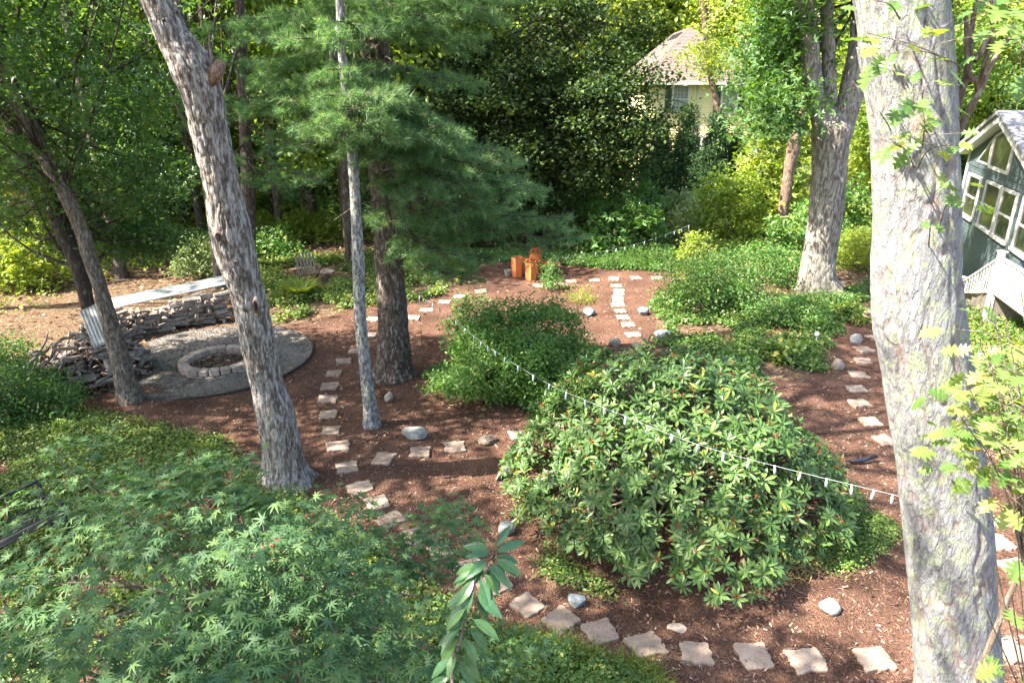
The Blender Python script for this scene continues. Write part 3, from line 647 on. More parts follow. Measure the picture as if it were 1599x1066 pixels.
# E: huge lichen-covered trunk close to the camera at right
rowsE = [(1066, 1433, 1560), (1000, 1428, 1557), (900, 1420, 1550), (800, 1411, 1543), (700, 1400, 1528), (650, 1391, 1521), (600, 1383, 1514), (550, 1374, 1507), (500, 1367, 1502), (420, 1364, 1497), (350, 1368, 1497), (300, 1367, 1496), (200, 1361, 1492), (130, 1352, 1488), (60, 1341, 1479), (0, 1336, 1471)]
PE, RE = px_path(rowsE, 4.6, 4.6, True, 4.5, .85)
VE = bark_trunk(PE, RE * .95, 200, .028, .016, .085, 11, 'plate', 21, flare=.22, roots=6)
CE = lobes(PE[-1] + np.array([.5, 0, 3.2]), (4.0, 4, 2.6), 80, .5)
locE = (PE[0][0], PE[0][1], 0.0)
VE = (VE[0], VE[1], VE[2] * .65)
oakE = tree_thing('oak_tree', locE, 'huge pale oak trunk blotched with green lichen and reddish furrows, closest to the camera', 'tree', None, VE, M['bark_big'], CE, 55, (.42, .42, .28), .17, M['canopy'], limb=limbs(PE[-1], CE, .2, 20))

# C: thick pine
rowsC = [(583, 592, 640), (565, 590, 640), (550, 589, 641), (500, 589, 637), (450, 587, 634), (400, 585, 630), (350, 583, 627), (250, 574, 618), (150, 567, 610), (70, 564, 607), (0, 562, 604)]
YC = G(617, 585)[1]; PC, RC = px_path(rowsC, YC, YC, True, 12, .5)
VC = bark_trunk(PC, RC, 96, .05, .022, .055, 4.5, 'ridge', 31, flare=.55, roots=6)
pine = tree_thing('pine_tree', G(617, 585), 'thick dark furrowed pine with sweeping blue-green boughs, centre left', 'tree', None, VC, M['bark_pine'])
def bough(root, tip, width=.9, sag=.25, tw=16, dens=1.0, side=None):
    """a pine bough: returns tubes and tuft positions/directions"""
    root = np.asarray(root, float); tip = np.asarray(tip, float); mid = root * .5 + tip * .5 + np.array([0, 0, -sag]); C = catmull([root, mid, tip], 14)
    L = np.linalg.norm(tip - root); parts = [tube(C, np.linspace(.035, .008, 14), 5)]; pos = []; dr = []
    ax = unit(tip - root); sd = np.cross(ax, (0, 0, 1)); sd /= np.linalg.norm(sd) + 1e-9
    for k in range(tw):
        f = .3 + .7 * (k + rng.random()) / tw; c = C[min(13, int(f * 13))]; s = 1 if k % 2 else -1
        wl = width * (1.15 - .75 * abs(f - .55) * 1.4) * rng.uniform(.6, 1.15); d = unit(sd * s * rng.uniform(.6, 1.2) + ax * rng.uniform(.5, 1.0) + np.array([0, 0, rng.normal() * .18]))
        e = c + d * wl + np.array([0, 0, -.1 * wl]); parts.append(tube(catmull([c, (c + e) / 2 + np.array([0, 0, .04]), e], 5), np.linspace(.01, .004, 5), 3))
        m = max(3, int(wl / .085 * dens)); 
        for g in range(m):
            t = .12 + .88 * (g + rng.random() * .6) / m; p = c + (e - c) * t; pos.append(p); dr.append(d)
            if rng.random() < .85:
                d2 = unit(d + np.cross(d, (0, 0, 1)) * rng.choice([-1, 1]) * rng.uniform(.5, 1.1) + np.array([0, 0, rng.normal() * .2])); l2 = rng.uniform(.08, .26) * (1.1 - .5 * t)
                pos.append(p + d2 * l2); dr.append(d2)
                if rng.random() < .5: pos.append(p + d2 * l2 * .5 + rng.normal(size=3) * .02); dr.append(d2)
    return merge(parts), np.array(pos), np.array(dr)
def bough_obj(par, name, specs, L, size=.13, mat='pine', width=.9, dens=1.0):
    tb = []; pp = []; dd = []
    for (rt, tp, wd, tw) in specs:
        b, p, d = bough(rt, tp, wd, .12, tw, dens); tb.append(b); pp.append(p); dd.append(d)
    b = merge(tb); pp = np.concatenate(pp) - L; dd = np.concatenate(dd)
    obj('branches', np_mesh('branches', b[0] - L, b[1], M['bark_dark'], {'furrow': np.zeros(len(b[0]))}, True), par)
    n = len(pp); Rm = frames(rng.normal(size=(n, 3)), dd + rng.normal(size=(n, 3)) * .15); sz = size * rng.uniform(.75, 1.2, n)
    # rnd varies by bough patch
    o = obj(name, leaf_mesh(name, TUFTS, pp, np.stack([unit(dd + rng.normal(size=(n, 3)) * .12), np.zeros((n, 3)), np.zeros((n, 3))], 2) * 0 + Rx(dd), sz, M[mat]), par); o['kind'] = 'stuff'
    return n
def Rx(d):
    d = unit(d + rng.normal(size=d.shape) * .12); y = unit(np.cross(d, rng.normal(size=d.shape))); return np.stack([d, y, np.cross(d, y)], 2)
LC = np.array(pine.location)
def trunk_at(Pt, z):
    k = np.argmin(np.abs(Pt[:, 2] - z)); 
    return np.array([np.interp(z, Pt[:, 2], Pt[:, 0]), np.interp(z, Pt[:, 2], Pt[:, 1]), z])
tips = [(890, 375, 13.2, 1.1), (850, 300, 12.8, 1.1), (800, 240, 12.3, 1.0), (845, 350, 13.6, 1.0), (760, 330, 12.2, 1.1), (700, 400, 12.4, 1.0), (770, 405, 13.4, .7), (700, 230, 12.0, 1.0), (640, 170, 11.9, .9), (540, 180, 11.6, .9), (500, 200, 12.0, .8),
        (600, 250, 11.6, .8), (660, 300, 11.8, .9), (720, 130, 12.8, .8), (480, 120, 12.6, .9), (420, 95, 13.2, 1.0), (385, 170, 13.4, .9), (430, 210, 13.6, .7), (760, 15, 12.6, 1.0), (660, 25, 12.2, 1.0), (820, -10, 12.8, 1.0), (450, 20, 12.4, 1.1), (520, -10, 12, 1.0), (380, 30, 13, .9), (740, 440, 12.9, .5), (610, 350, 12.0, .5), (590, 30, 12.4, .9), (820, 290, 12.5, 1.1), (760, 260, 12.0, 1.1), (720, 290, 11.9, 1.1), (680, 200, 11.8, 1.0), (640, 220, 11.6, 1.0), (780, 360, 13.0, 1.0), (880, 340, 13.4, 1.0), (560, 150, 11.6, 1.0), (460, 160, 12.4, 1.0), (730, 60, 12.6, 1.0), (560, 230, 11.5, .8), (400, 130, 13, 1.0), (700, -20, 12.2, 1), (545, 175, 10.3, .9), (500, 195, 10.4, .9), (530, 215, 10.3, .8), (570, 150, 10.3, .9), (560, 195, 10.2, .9), (590, 215, 10.5, .9), (515, 150, 10.4, .8), (520, 110, 11.0, .8), (470, 60, 11.2, .9), (545, 35, 11.0, .9)]
specs = []
for (px, py, Yt, wd) in tips:
    tp = P(px, py, Yt); z = tp[2] + rng.uniform(.2, .7); specs.append((trunk_at(PC, z), tp, wd * .8, 18))
bough_obj(pine, 'needles', specs, LC, .15, 'pine', dens=1.05)
# upper crown of the pine, above the frame
specs = []
for k in range(26):
    z = 9.2 + k * .28; a = rng.uniform(0, 6.28); r_ = 3.6 * (1 - (z - 9) / 10) + .6; b0 = trunk_at(PC, z); specs.append((b0, b0 + np.array([math.cos(a) * r_, math.sin(a) * r_, .3]), .9, 10))
bough_obj(pine, 'needles', specs, LC, .2, 'pine', dens=.6)
# bare dead branches hanging by the pine trunk
mb = MB()
for (x0, y0, x1, y1, x2, y2) in ((600, 300, 545, 225 + 0, 470, 226), (612, 260, 560, 235, 500, 230), (615, 270, 700, 330, 740, 400), (620, 300, 670, 330, 680, 345), (600, 330, 650, 305, 700, 300), (610, 310, 560, 320, 520, 345), (620, 330, 700, 300, 780, 305), (625, 300, 645, 240, 660, 215), (590, 270, 620, 262, 680, 270)):
    a = P(x0, y0, YC); b = P(x1, y1, YC - 1.0); c = P(x2, y2, YC - 1.6); mb.tube(catmull([a - LC, b - LC, c - LC], 9), np.linspace(.022, .006, 9), 5)
mb.build('dead_branches', M['twig'], pine, True)

# D: double trunk at the wood pile
rowsD = [(622, 184, 222), (600, 180, 214), (550, 171, 199), (500, 158, 183), (450, 145, 168), (400, 127, 153), (350, 112, 136), (300, 88, 112), (240, 55, 80), (180, 28, 52), (120, 2, 26), (60, -24, -2)]
YD = G(203, 625)[1]; PD, RD = px_path(rowsD, YD, YD + .3, True, 4)
VD = bark_trunk(PD, RD, 60, .055, .012, .04, 4.5, 'ridge', 41, flare=.18, roots=4)
CD = lobes(P(90, 170, YD + 1.0), (2.5, 1.8, 2.0), 90, .45); CD2 = lobes(P(60, -60, YD), (3.5, 3, 2.5), 80, .5)
CD = CD[CD[:, 2] > 2.9]
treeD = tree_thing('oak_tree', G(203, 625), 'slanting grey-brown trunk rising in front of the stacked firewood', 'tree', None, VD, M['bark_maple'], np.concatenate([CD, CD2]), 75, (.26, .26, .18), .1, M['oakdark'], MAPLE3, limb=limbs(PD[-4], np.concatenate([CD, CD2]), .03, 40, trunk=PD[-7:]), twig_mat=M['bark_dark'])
rowsD2 = [(520, 140, 160), (480, 128, 147), (420, 112, 136), (360, 84, 115), (300, 62, 90), (230, 22, 50), (150, -12, 14), (80, -40, -14)]
PD2, RD2 = px_path(rowsD2, YD + 1.3, YD + 1.6, True, 4)
VD2 = bark_trunk(PD2, RD2, 50, .07, .012, .04, 4.5, 'ridge', 45, flare=.1, roots=4)
CD3 = lobes(P(130, 290, YD + 2.2), (3.0, 1.6, 1.4), 75, .5); CD3 = CD3[CD3[:, 2] > 2.0]; CD4 = lobes(P(230, 370, YD + 2.4), (1.3, .7, .5), 22, .5)
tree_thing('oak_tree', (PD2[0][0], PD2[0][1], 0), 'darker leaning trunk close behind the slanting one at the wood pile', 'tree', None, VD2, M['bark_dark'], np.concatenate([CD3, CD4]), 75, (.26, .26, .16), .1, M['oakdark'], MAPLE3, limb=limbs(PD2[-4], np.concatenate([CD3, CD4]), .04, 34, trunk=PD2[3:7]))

# F: forked maple, right of the middle
bF = G(1276, 458)
rowsF = [(452, 1248, 1306), (430, 1250, 1303), (400, 1255, 1305), (350, 1262, 1312), (300, 1266, 1318), (250, 1269, 1323), (200, 1269, 1329)]
PF, RF = px_path(rowsF, bF[1], bF[1], True, 0); PF = np.vstack([PF, PF[-1] + [.05, 0, .45]]); RF = np.append(RF, .12)
VF = bark_trunk(PF, RF, 90, .07, .03, .06, 4.5, 'ridge', 51, flare=.35, roots=5, base_z=float(bF[2]))
mF = empty('maple_tree', bF, 'tall forked tree with pale furrowed trunk on the planted mound', 'tree'); LF = np.array(bF)
obj('trunk', np_mesh('trunk', VF[0] - LF, VF[1], M['bark_pale'], {'furrow': VF[2]}, True), mF)
limbF = []
for sd, rows in enumerate(([(215, 1272, 1306), (180, 1266, 1296), (150, 1259, 1288), (100, 1251, 1281), (50, 1249, 1276), (0, 1245, 1272)], [(210, 1284, 1312), (170, 1283, 1307), (120, 1284, 1306), (60, 1282, 1303), (0, 1280, 1300)], [(215, 1292, 1330), (180, 1301, 1338), (150, 1309, 1347), (110, 1318, 1353), (60, 1327, 1350), (0, 1334, 1352)])):
    p_, r_ = px_path(rows, bF[1] + .1 * sd, bF[1] + .2 * sd, False, 5); limbF += list(p_[4:]); v = bark_trunk(p_, r_, 40, .12, .02, .06, 4.5, 'ridge', 60 + sd, flare=0)
    obj('limb', np_mesh('limb', v[0] - LF, v[1], M['bark_pale'], {'furrow': v[2]}, True), mF)
CF = np.concatenate([lobes(P(1180, 105, bF[1] + 1), (1.75, 1.6, 2.0), 62, .5), lobes(P(1290, -60, bF[1]), (5, 4, 3), 110, .5), lobes(P(1215, 165, bF[1] - .6), (.7, .7, .9), 14, .6), lobes(P(1180, 20, bF[1]), (1.8, 1.5, .9), 30, .6)]); CF = CF[~((np.abs(CF[:, 0] - bF[0] - .3) < 1.15) & (CF[:, 1] < bF[1] + 1.2) & (CF[:, 2] < 9.3))]; CF = CF[~((CF[:, 0] < 6.9) & (CF[:, 2] < 9.5))]
CF = CF[CF[:, 2] > 3.8]
lb = limbs(PF[-1], CF, .045, 34, trunk=limbF); obj('branches', np_mesh('branches', lb[0] - LF, lb[1], M['bark_dark'], {'furrow': np.zeros(len(lb[0]))}, True), mF)
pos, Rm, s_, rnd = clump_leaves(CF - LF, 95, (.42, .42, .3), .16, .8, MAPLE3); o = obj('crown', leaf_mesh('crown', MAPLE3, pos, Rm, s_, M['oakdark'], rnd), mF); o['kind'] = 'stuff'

# G, H: leaning reddish trunk and the pale trunk by the yellow house
rowsG = [(365, 1210, 1227), (330, 1214, 1231), (300, 1219, 1236), (270, 1223, 1240), (240, 1227, 1248), (200, 1237, 1256), (160, 1250, 1267), (120, 1262, 1277), (60, 1270, 1283)]
bG = G(1218, 368); PG, RG = px_path(rowsG, bG[1], bG[1], True, 5); VG = bark_trunk(PG, RG, 30, .12, .015, .06, 4.5, 'ridge', 71, flare=.1)
CG = lobes(P(1230, -40, bG[1]), (4, 3, 3), 70, .5)
tree_thing('leaning_tree', bG, 'small crooked reddish trunk leaning right, just left of the forked tree', 'tree', None, VG, M['bark_red'], CG, 70, (.45, .45, .3), .18, M['bright'], limb=limbs(PG[-1], CG, .08, 16))
rowsH = [(260, 1123, 1135), (205, 1121, 1132), (170, 1115, 1127), (140, 1109, 1119), (110, 1104, 1113), (60, 1098, 1107), (20, 1095, 1104), (0, 1094, 1103)]
bH = np.array([P(1125, 240, 39)[0], 39, 0.]); PH, RH = px_path(rowsH, 39, 39, True, 5); VH = bark_trunk(PH, RH, 20, .2, .015, .06, 4.5, 'ridge', 73, flare=.1)
CH = lobes(P(1120, 90, 38), (2.2, 2.2, 1.2), 26, .5); CH2 = lobes(P(1110, -60, 39), (5, 4, 3), 60, .5)
tree_thing('pine_tree', bH, 'pale slender trunk curving up against the yellow house', 'tree', None, VH, M['bark_red'], np.concatenate([CH, CH2]), 60, (.5, .5, .25), .26, M['bright'], DIAN, limb=limbs(PH[-2], np.concatenate([CH, CH2]), .07, 14))

# dark-leaved maple, the broad dark mass in the middle distance
bP = np.array([1.6, 28.5, float(terrain(1.6, 28.5))]); mp_ = empty('dark_maple_tree', bP, 'broad dark-leaved maple, nearly black green, behind the terracotta planters', 'tree')
Pt = np.array([(1.6, 28.5, -.1), (1.5, 28.5, 1.5), (1.7, 28.4, 3), (1.6, 28.5, 6), (1.6, 28.6, 9)]); v = bark_trunk(Pt, [.3, .26, .24, .18, .1], 24, .2, .015, .06, 4, 'ridge', 80, flare=.3); obj('trunk', np_mesh('trunk', v[0] - bP, v[1], M['bark_dark'], {'furrow': v[2]}, True), mp_)
CP_ = np.concatenate([lobes((1.3, 27.5, 5.8), (4.3, 3.2, 5.6), 300, .42), lobes((3.3, 25.5, 4.6), (2.0, 1.8, 2.4), 60, .5), lobes((-1.5, 26.8, 4.5), (2.2, 2, 3), 60, .5)]); CP_ = CP_[CP_[:, 2] > .7]
lb = limbs(Pt[2], CP_, .09, 70, trunk=Pt[2:]); obj('branches', np_mesh('branches', lb[0] - bP, lb[1], M['bark_dark'], {'furrow': np.zeros(len(lb[0]))}, True), mp_)
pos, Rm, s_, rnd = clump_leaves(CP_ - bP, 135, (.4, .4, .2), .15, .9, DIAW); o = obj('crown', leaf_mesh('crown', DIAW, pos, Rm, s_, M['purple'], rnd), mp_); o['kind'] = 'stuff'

# ------------------------------------------------------------------ woods behind: shared crowns, one tree object each
def far_tree_proto(kind):
    if kind == 'broad':
        C = lobes((0, 0, 7.5), (3.6, 3.6, 5.2), 170, .42); C = C[C[:, 2] > 2.2]; T = np.array([(0, 0, -.3), (.1, 0, 3), (0, .1, 7), (.1, 0, 11)]); per, sp, sz, mt, tm, bk = 60, (.42, .42, .24), .28, M['bright'], DIAW, M['bark_dark']
    elif kind == 'deep':
        C = lobes((0, 0, 7.5), (3.2, 3.2, 5.0), 150, .42); C = C[C[:, 2] > 2.8]; T = np.array([(0, 0, -.3), (-.1, 0, 3), (.1, .1, 7), (0, 0, 11)]); per, sp, sz, mt, tm, bk = 62, (.5, .5, .26), .24, M['canopy'], DIAW, M['bark_dark']
    elif kind == 'conifer':
        z = rng.random(230) ** 1.2 * 12 + 1.6; a = rng.random(230) * 6.28; r_ = (1 - z / 15) * 3.1 * np.sqrt(rng.random(230)); C = np.stack([r_ * np.cos(a), r_ * np.sin(a), z], 1); T = np.array([(0, 0, -.3), (0, 0, 5), (0, 0, 9), (0, 0, 14)]); per, sp, sz, mt, tm, bk = 46, (.42, .42, .13), .2, M['pine'], DIAN, M['bark_dark']
    elif kind == 'pole':
        C = lobes((0, 0, 12), (2.6, 2.6, 2.6), 46, .5); T = np.array([(0, 0, -.3), (.1, 0, 4), (0, .1, 9), (.1, 0, 12)]); per, sp, sz, mt, tm, bk = 60, (.5, .5, .25), .24, M['canopy'], DIAW, M['bark_pine']
    elif kind == 'sparse':  # gappy crown for unseen trees added to break up the sunlight
        C = lobes((0, 0, 11.5), (3.6, 3.6, 2.6), 40, .6); T = np.array([(0, 0, -.3), (.1, 0, 4), (0, .1, 8), (.1, 0, 11)]); per, sp, sz, mt, tm, bk = 64, (.34, .34, .2), .2, M['canopy'], DIAW, M['bark_pine']
    v = bark_trunk(T, [.2, .17, .13, .07], 14, .35, .01, .06, 4, 'ridge', 90, flare=.25); lb = limbs(T[1], C, .06, 26, 4, trunk=T[1:])
    tm_ = np_mesh('trunk', v[0], v[1], bk, {'furrow': v[2]}, True); bm_ = np_mesh('branches', lb[0], lb[1], bk, {'furrow': np.zeros(len(lb[0]))}, True)
    pos, Rm, s_, rnd = clump_leaves(C, per, sp, sz, .7, tm); cm = leaf_mesh('crown', tm, pos, Rm, s_, mt, rnd); return tm_, bm_, cm
protos = {k: far_tree_proto(k) for k in ('broad', 'deep', 'conifer', 'pole', 'sparse')}
def region(x, y):
    u = x / y; return 'on the far left' if u < -.5 else 'left of the middle' if u < -.15 else 'in the middle' if u < .12 else 'right of the middle' if u < .45 else 'on the far right'
NAMES = {'broad': ('broadleaf_tree', 'sunlit yellow-green broadleaf tree in the distant woods'), 'deep': ('woodland_tree', 'mid green broadleaf tree in the woods'), 'conifer': ('conifer_tree', 'feathery dark green conifer in the woods'), 'sparse': ('woodland_tree', 'thin-crowned tree added out of view to dapple the garden'), 'pole': ('woodland_tree', 'bare dark woodland trunk with a high thin crown')}
def put_tree(kind, x, y, s=1.0, mats=None):
    nm, lb = NAMES[kind]; z = float(terrain(x, y)); reg = region(x, y)
    r = empty(nm, (x, y, z), lb + ' ' + reg, 'tree', lb + ' ' + reg, rng.uniform(0, 6.28)); r.scale = (s, s, s * rng.uniform(.92, 1.12)) 
    for n_m, me in zip(('trunk', 'branches', 'crown'), protos[kind]):
        o = obj(n_m, me, r)
        if n_m == 'crown': o['kind'] = 'stuff'
    return r
g2 = np.random.default_rng(5)
placed = []
def ok_spot(x, y, dmin):
    u = x / y
    if abs(u - .497) < .02 and y > 35: return False                       # sight line to the street
    if 5.0 < x < 20 and 33 < y < 64: return False
    if -8 < x < 6 and 38 < y < 60: return False                           # gap added west of the house to let the sun in                         # the yellow house and its lawn
    if .13 < u < .38 and y < 45 and y > 20: return False
    if x > 10 and y < 36: return False
    return all((x - a) ** 2 + (y - b) ** 2 > dmin ** 2 for a, b in placed)
for (ya, yb, n, dmin, kinds) in ((27, 36, 24, 2.6, ('pole', 'deep', 'conifer', 'pole')), (36, 52, 40, 3.8, ('broad', 'broad', 'deep', 'conifer', 'pole')), (52, 78, 60, 4.6, ('broad', 'broad', 'deep')), (78, 105, 52, 6, ('broad', 'broad', 'deep'))):
    k = 0
    for _ in range(2500):
        if k >= n: break
        y = g2.uniform(ya, yb); x = g2.uniform(-.95, .95) * y
        if ya < 30 and x > -3: continue
        if not ok_spot(x, y, dmin): continue
        placed.append((x, y)); kd = kinds[g2.integers(len(kinds))]
        if x > 5 and kd in ('pole', 'deep') and g2.random() < .7: kd = 'broad'
        put_tree(kd, x, y, g2.uniform(.85, 1.15) * (1 + (y > 52) * .45 + (y > 78) * .3)); k += 1
# woods to the left, beyond the frame edge too: they shade the garden; the sparse ones are unseen, added for dappled shade
for (x, y, kd, s) in ((-15.5, 6, 'sparse', 1.1), (-17, 11, 'pole', 1.1), (-19, 18, 'pole', 1.2), (-13.5, 23, 'pole', 1.0), (-11, 27, 'pole', 1.05), (-9.5, 21.5, 'pole', .9), (-16.5, 27, 'deep', 1), (-6, 25, 'pole', 1.0), (-4.8, 30, 'conifer', 1), (-9, 31, 'conifer', 1.1), (-22, 24, 'deep', 1.1), (-13, -1, 'pole', 1.1), (-22, 4, 'pole', 1.2), (-8.8, 3.6, 'sparse', 1.0), (-7.6, .4, 'sparse', 1.0), (-5.8, -2.5, 'sparse', 1.0), (-12.2, 7.5, 'sparse', 1.05), (-10.5, 11.5, 'sparse', 1.0)):
    put_tree(kd, x, y, s)
# dark pine trunk behind the leaning oak
bK = np.array([P(386, 395, 24)[0], 24, 0.]); bK[2] = float(terrain(bK[0], 24))
PK, RK = px_path([(400, 377, 399), (300, 377, 398), (200, 373, 392), (100, 369, 386), (0, 366, 382)], 24, 24, True, 5); v = bark_trunk(PK, RK, 26, .15, .02, .06, 4, 'ridge', 95, flare=.2)
kt = tree_thing('pine_tree', bK, 'tall straight dark trunk half hidden behind the leaning oak, with pale pine boughs', 'tree', None, v, M['bark_pine'])
specs = []
for (px, py, Yt) in ((460, 130, 21.5), (350, 100, 22), (330, 180, 21.8), (470, 230, 22), (430, 290, 21.8), (340, 40, 22), (480, 60, 21.5), (520, 160, 21.7), (330, 260, 22), (400, 170, 20.5), (410, 60, 20.8), (500, 280, 21.5)):
    tp = P(px, py, Yt); specs.append((trunk_at(PK, tp[2] + .6), tp, .9, 14))
bough_obj(kt, 'needles', specs, bK, .19, 'pine', dens=.7)

# ------------------------------------------------------------------ shrubs
def bush(name, base, rx, ry, h, label, cat, mat, n=120, per=40, spread=.16, size=.07, tmpl=DIA, group=None, stems=8, up=.8, cone=False, low=.12, power=.35):
    base = np.array([float(v) for v in base]); r = empty(name, base, label, cat, group)
    if base[1] > 17: size *= 1.4; per = int(per * .6)
    v = unit(rng.normal(size=(n * 3, 3))); v[:, 2] = np.abs(v[:, 2]); r_ = rng.random(n * 3) ** power
    lump = 1 + .28 * (fbm(v * 2.3 + base[:3] * .7, 2) * 2 - 1) * 1.6
    C = v * r_[:, None] * lump[:, None] * np.array([rx, ry, h]);
    if cone: C[:, :2] *= (1.12 - C[:, 2:3] / (h * 1.05)).clip(.08, 1) 
    C = C[C[:, 2] > low * h][:n]
    pos, Rm, s_, rnd = clump_leaves(C, per, (spread, spread, spread * .7), size, up, tmpl); pos[:, 2] = np.maximum(pos[:, 2], .02)
    o = obj('foliage', leaf_mesh('foliage', tmpl, pos, Rm, s_, M[mat], rnd), r); o['kind'] = 'stuff'
    if stems:
        parts = []
        for c in C[rng.choice(len(C), min(stems, len(C)), replace=False)]: parts.append(tube(catmull([(c[0] * .12, c[1] * .12, -.05), (c[0] * .5, c[1] * .5, c[2] * .6), c], 6), np.linspace(.022, .006, 6), 5))
        b = merge(parts); obj('stems', np_mesh('stems', b[0], b[1], M['twig'], {'furrow': np.zeros(len(b[0]))}, True), r)
    return r
g0 = G(812, 602)
bush('leafy_plant', G(1215, 560), .55, .4, .42, 'broad-leaved yellow-green plant on the mound just behind the rhododendron', 'plant', 'cover', 26, 14, .08, .16, DIAW, stems=0, up=1.2)
bush('leafy_plant', G(1150, 575), .5, .4, .35, 'leafy green clump between the mound and the top of the rhododendron', 'plant', 'shrub', 26, 16, .08, .13, DIAW, stems=0, up=1.2)
bush('fern_clump', G(1325, 500), .5, .35, .45, 'yellowish fern clump beside the pale stone slab', 'fern', 'cover', 30, 20, .08, .14, DIAN, stems=0)
bush('leafy_plant', G(655, 415), .6, .4, .5, 'golden leafy plant right of the thick pine trunk', 'plant', 'cover', 40, 20, .1, .12, DIAN, stems=0, up=1.0)
bush('round_shrub', g0, 1.75, 1.75, 1.62, 'large rounded mid green shrub between the two paths, in the centre of the garden', 'shrub', 'shrub', 430, 80, .13, .072, DIA, stems=26, power=.26)
bush('yellow_leaved_shrub', G(735, 545), .75, .8, 1.5, 'loose yellow-tipped shrub at the upper left of the rounded green one', 'shrub', 'cover', 55, 34, .13, .075, DIAW, stems=16, up=1.2, low=.3)
bush('low_shrub', G(905, 600), .7, .9, .8, 'low yellow-green spreading plant on the right flank of the rounded shrub', 'shrub', 'cover', 70, 60, .12, .05, stems=5)
bush('sapling_shrub', G(862, 452), .42, .42, 1.0, 'small upright shrub with white tips beside the back path stones', 'shrub', 'shrub', 36, 40, .1, .055, stems=9)
bush('feathery_plant', G(905, 470), .55, .45, .45, 'feathery yellow-green clump at the edge of the mulch beside the steps', 'plant', 'bright', 26, 40, .1, .05, DIAN, stems=4)
bush('spreading_shrub', G(1110, 478), 1.55, 1.3, 1.6, 'wide olive green shrub with yellow top, left of the forked tree', 'shrub', 'shrub', 170, 75, .15, .06, stems=20)
bush('golden_shrub', G(1085, 446), .8, .8, 1.7, 'golden green shrub rising behind the olive one at the end of the back path', 'shrub', 'bright', 70, 55, .14, .07, stems=10)
bush('spreading_shrub', G(1200, 440), 1.7, 1.4, 1.25, 'broad low green shrub pressed against the left of the forked trunk', 'shrub', 'shrub', 170, 65, .16, .065, stems=16)
bush('low_shrub', G(1225, 500), 1.1, .9, .7, 'mounded small-leaved shrub on the slope in front of the forked trunk', 'shrub', 'shrub', 90, 60, .13, .055, stems=8)
bush('low_shrub', G(1290, 480), .75, .6, .5, 'little green bush touching the foot of the forked trunk', 'shrub', 'shrub', 50, 55, .12, .055, stems=6)
bush('spreading_shrub', G(1345, 420), 1.3, 1.3, 1.6, 'light green bush filling the gap between the forked tree and the huge trunk', 'shrub', 'bright', 120, 55, .17, .08, stems=9)
bush('maple_sapling', (4.3, 26.2, 0), 1.9, 1.5, 3.5, 'bright green maple sapling with layered leaves behind the back path', 'shrub', 'shrub', 120, 42, .17, .15, MAPLE3, stems=12)
bush('pale_shrub', (6.2, 26.6, 0), 1.35, 1.2, 2.6, 'pale yellow-green shrub with reddish base right of the maple sapling', 'shrub', 'varieg', 100, 40, .16, .12, stems=9)
bush('low_conifer', G(985, 418), 1.2, .6, .75, 'low dark feathery shrub bordering the back of the path', 'shrub', 'shrub', 80, 60, .13, .055, DIAN, stems=5)
bush('low_conifer', G(1035, 418), 1.0, .6, .95, 'green needly shrub where the back path ends at the right', 'shrub', 'shrub', 70, 60, .13, .055, DIAN, stems=5)
bush('leafy_shrub', (9.6, 30, 0), 1.9, 1.4, 3.0, 'bright light green shrub in front of the yews by the house lawn', 'shrub', 'bright', 110, 40, .2, .16, stems=9)
bush('leafy_shrub', (12.2, 33.5, 0), 2.0, 1.6, 4.6, 'tall sunlit yellow-green shrub near the right corner of the yellow house', 'shrub', 'bright', 130, 40, .22, .19, MAPLE3, stems=12)
bush('leafy_shrub', (14.2, 30, 0), 2.0, 1.6, 2.4, 'rounded light green bush seen right of the crooked trunk', 'shrub', 'shrub', 90, 40, .2, .16, stems=8)
bush('leafy_shrub', (11.6, 27.0, 0), 1.7, 1.4, 1.7, 'shaded green bush under the crooked reddish trunk', 'shrub', 'shrub', 90, 40, .17, .14, stems=8)
for (x, y, r_, h, lb) in ((8.9, 36, 1.5, 5.0, 'tall dark cone-shaped yew under the house window'), (10.4, 36.2, 1.2, 4.9, 'narrow dark yew just right of the window yew'), (11.6, 36.5, 1.1, 4.2, 'shorter dark yew at the right end of the yew group'), (7.4, 35.5, 1.6, 4.2, 'broad dark yew at the left end of the yew group'), (9.6, 34.4, 1.8, 3.2, 'low spreading dark yew in front of the yew group')):
    bush('yew', (x, y, float(terrain(x, y))), r_, r_, h, lb, 'shrub', 'yew', 260, 95, .2, .13, DIAN, stems=4, cone=True, up=.5)
bush('laurel_shrub', G(318, 432), 1.0, .8, 1.5, 'pale whitish-green shrub behind the corrugated roofing over the logs', 'shrub', 'varieg', 90, 60, .15, .085, stems=6)
bush('evergreen_shrub', G(35, 645), 1.25, 1.2, 1.0, 'dark green shrub at the left edge below the brush pile', 'shrub', 'oakdark', 110, 60, .15, .075, stems=5)
bush('evergreen_shrub', G(-10, 590), 1.0, 1.0, .9, 'dark feathery shrub cut by the left edge of the photo', 'shrub', 'oakdark', 80, 60, .15, .075, stems=4)
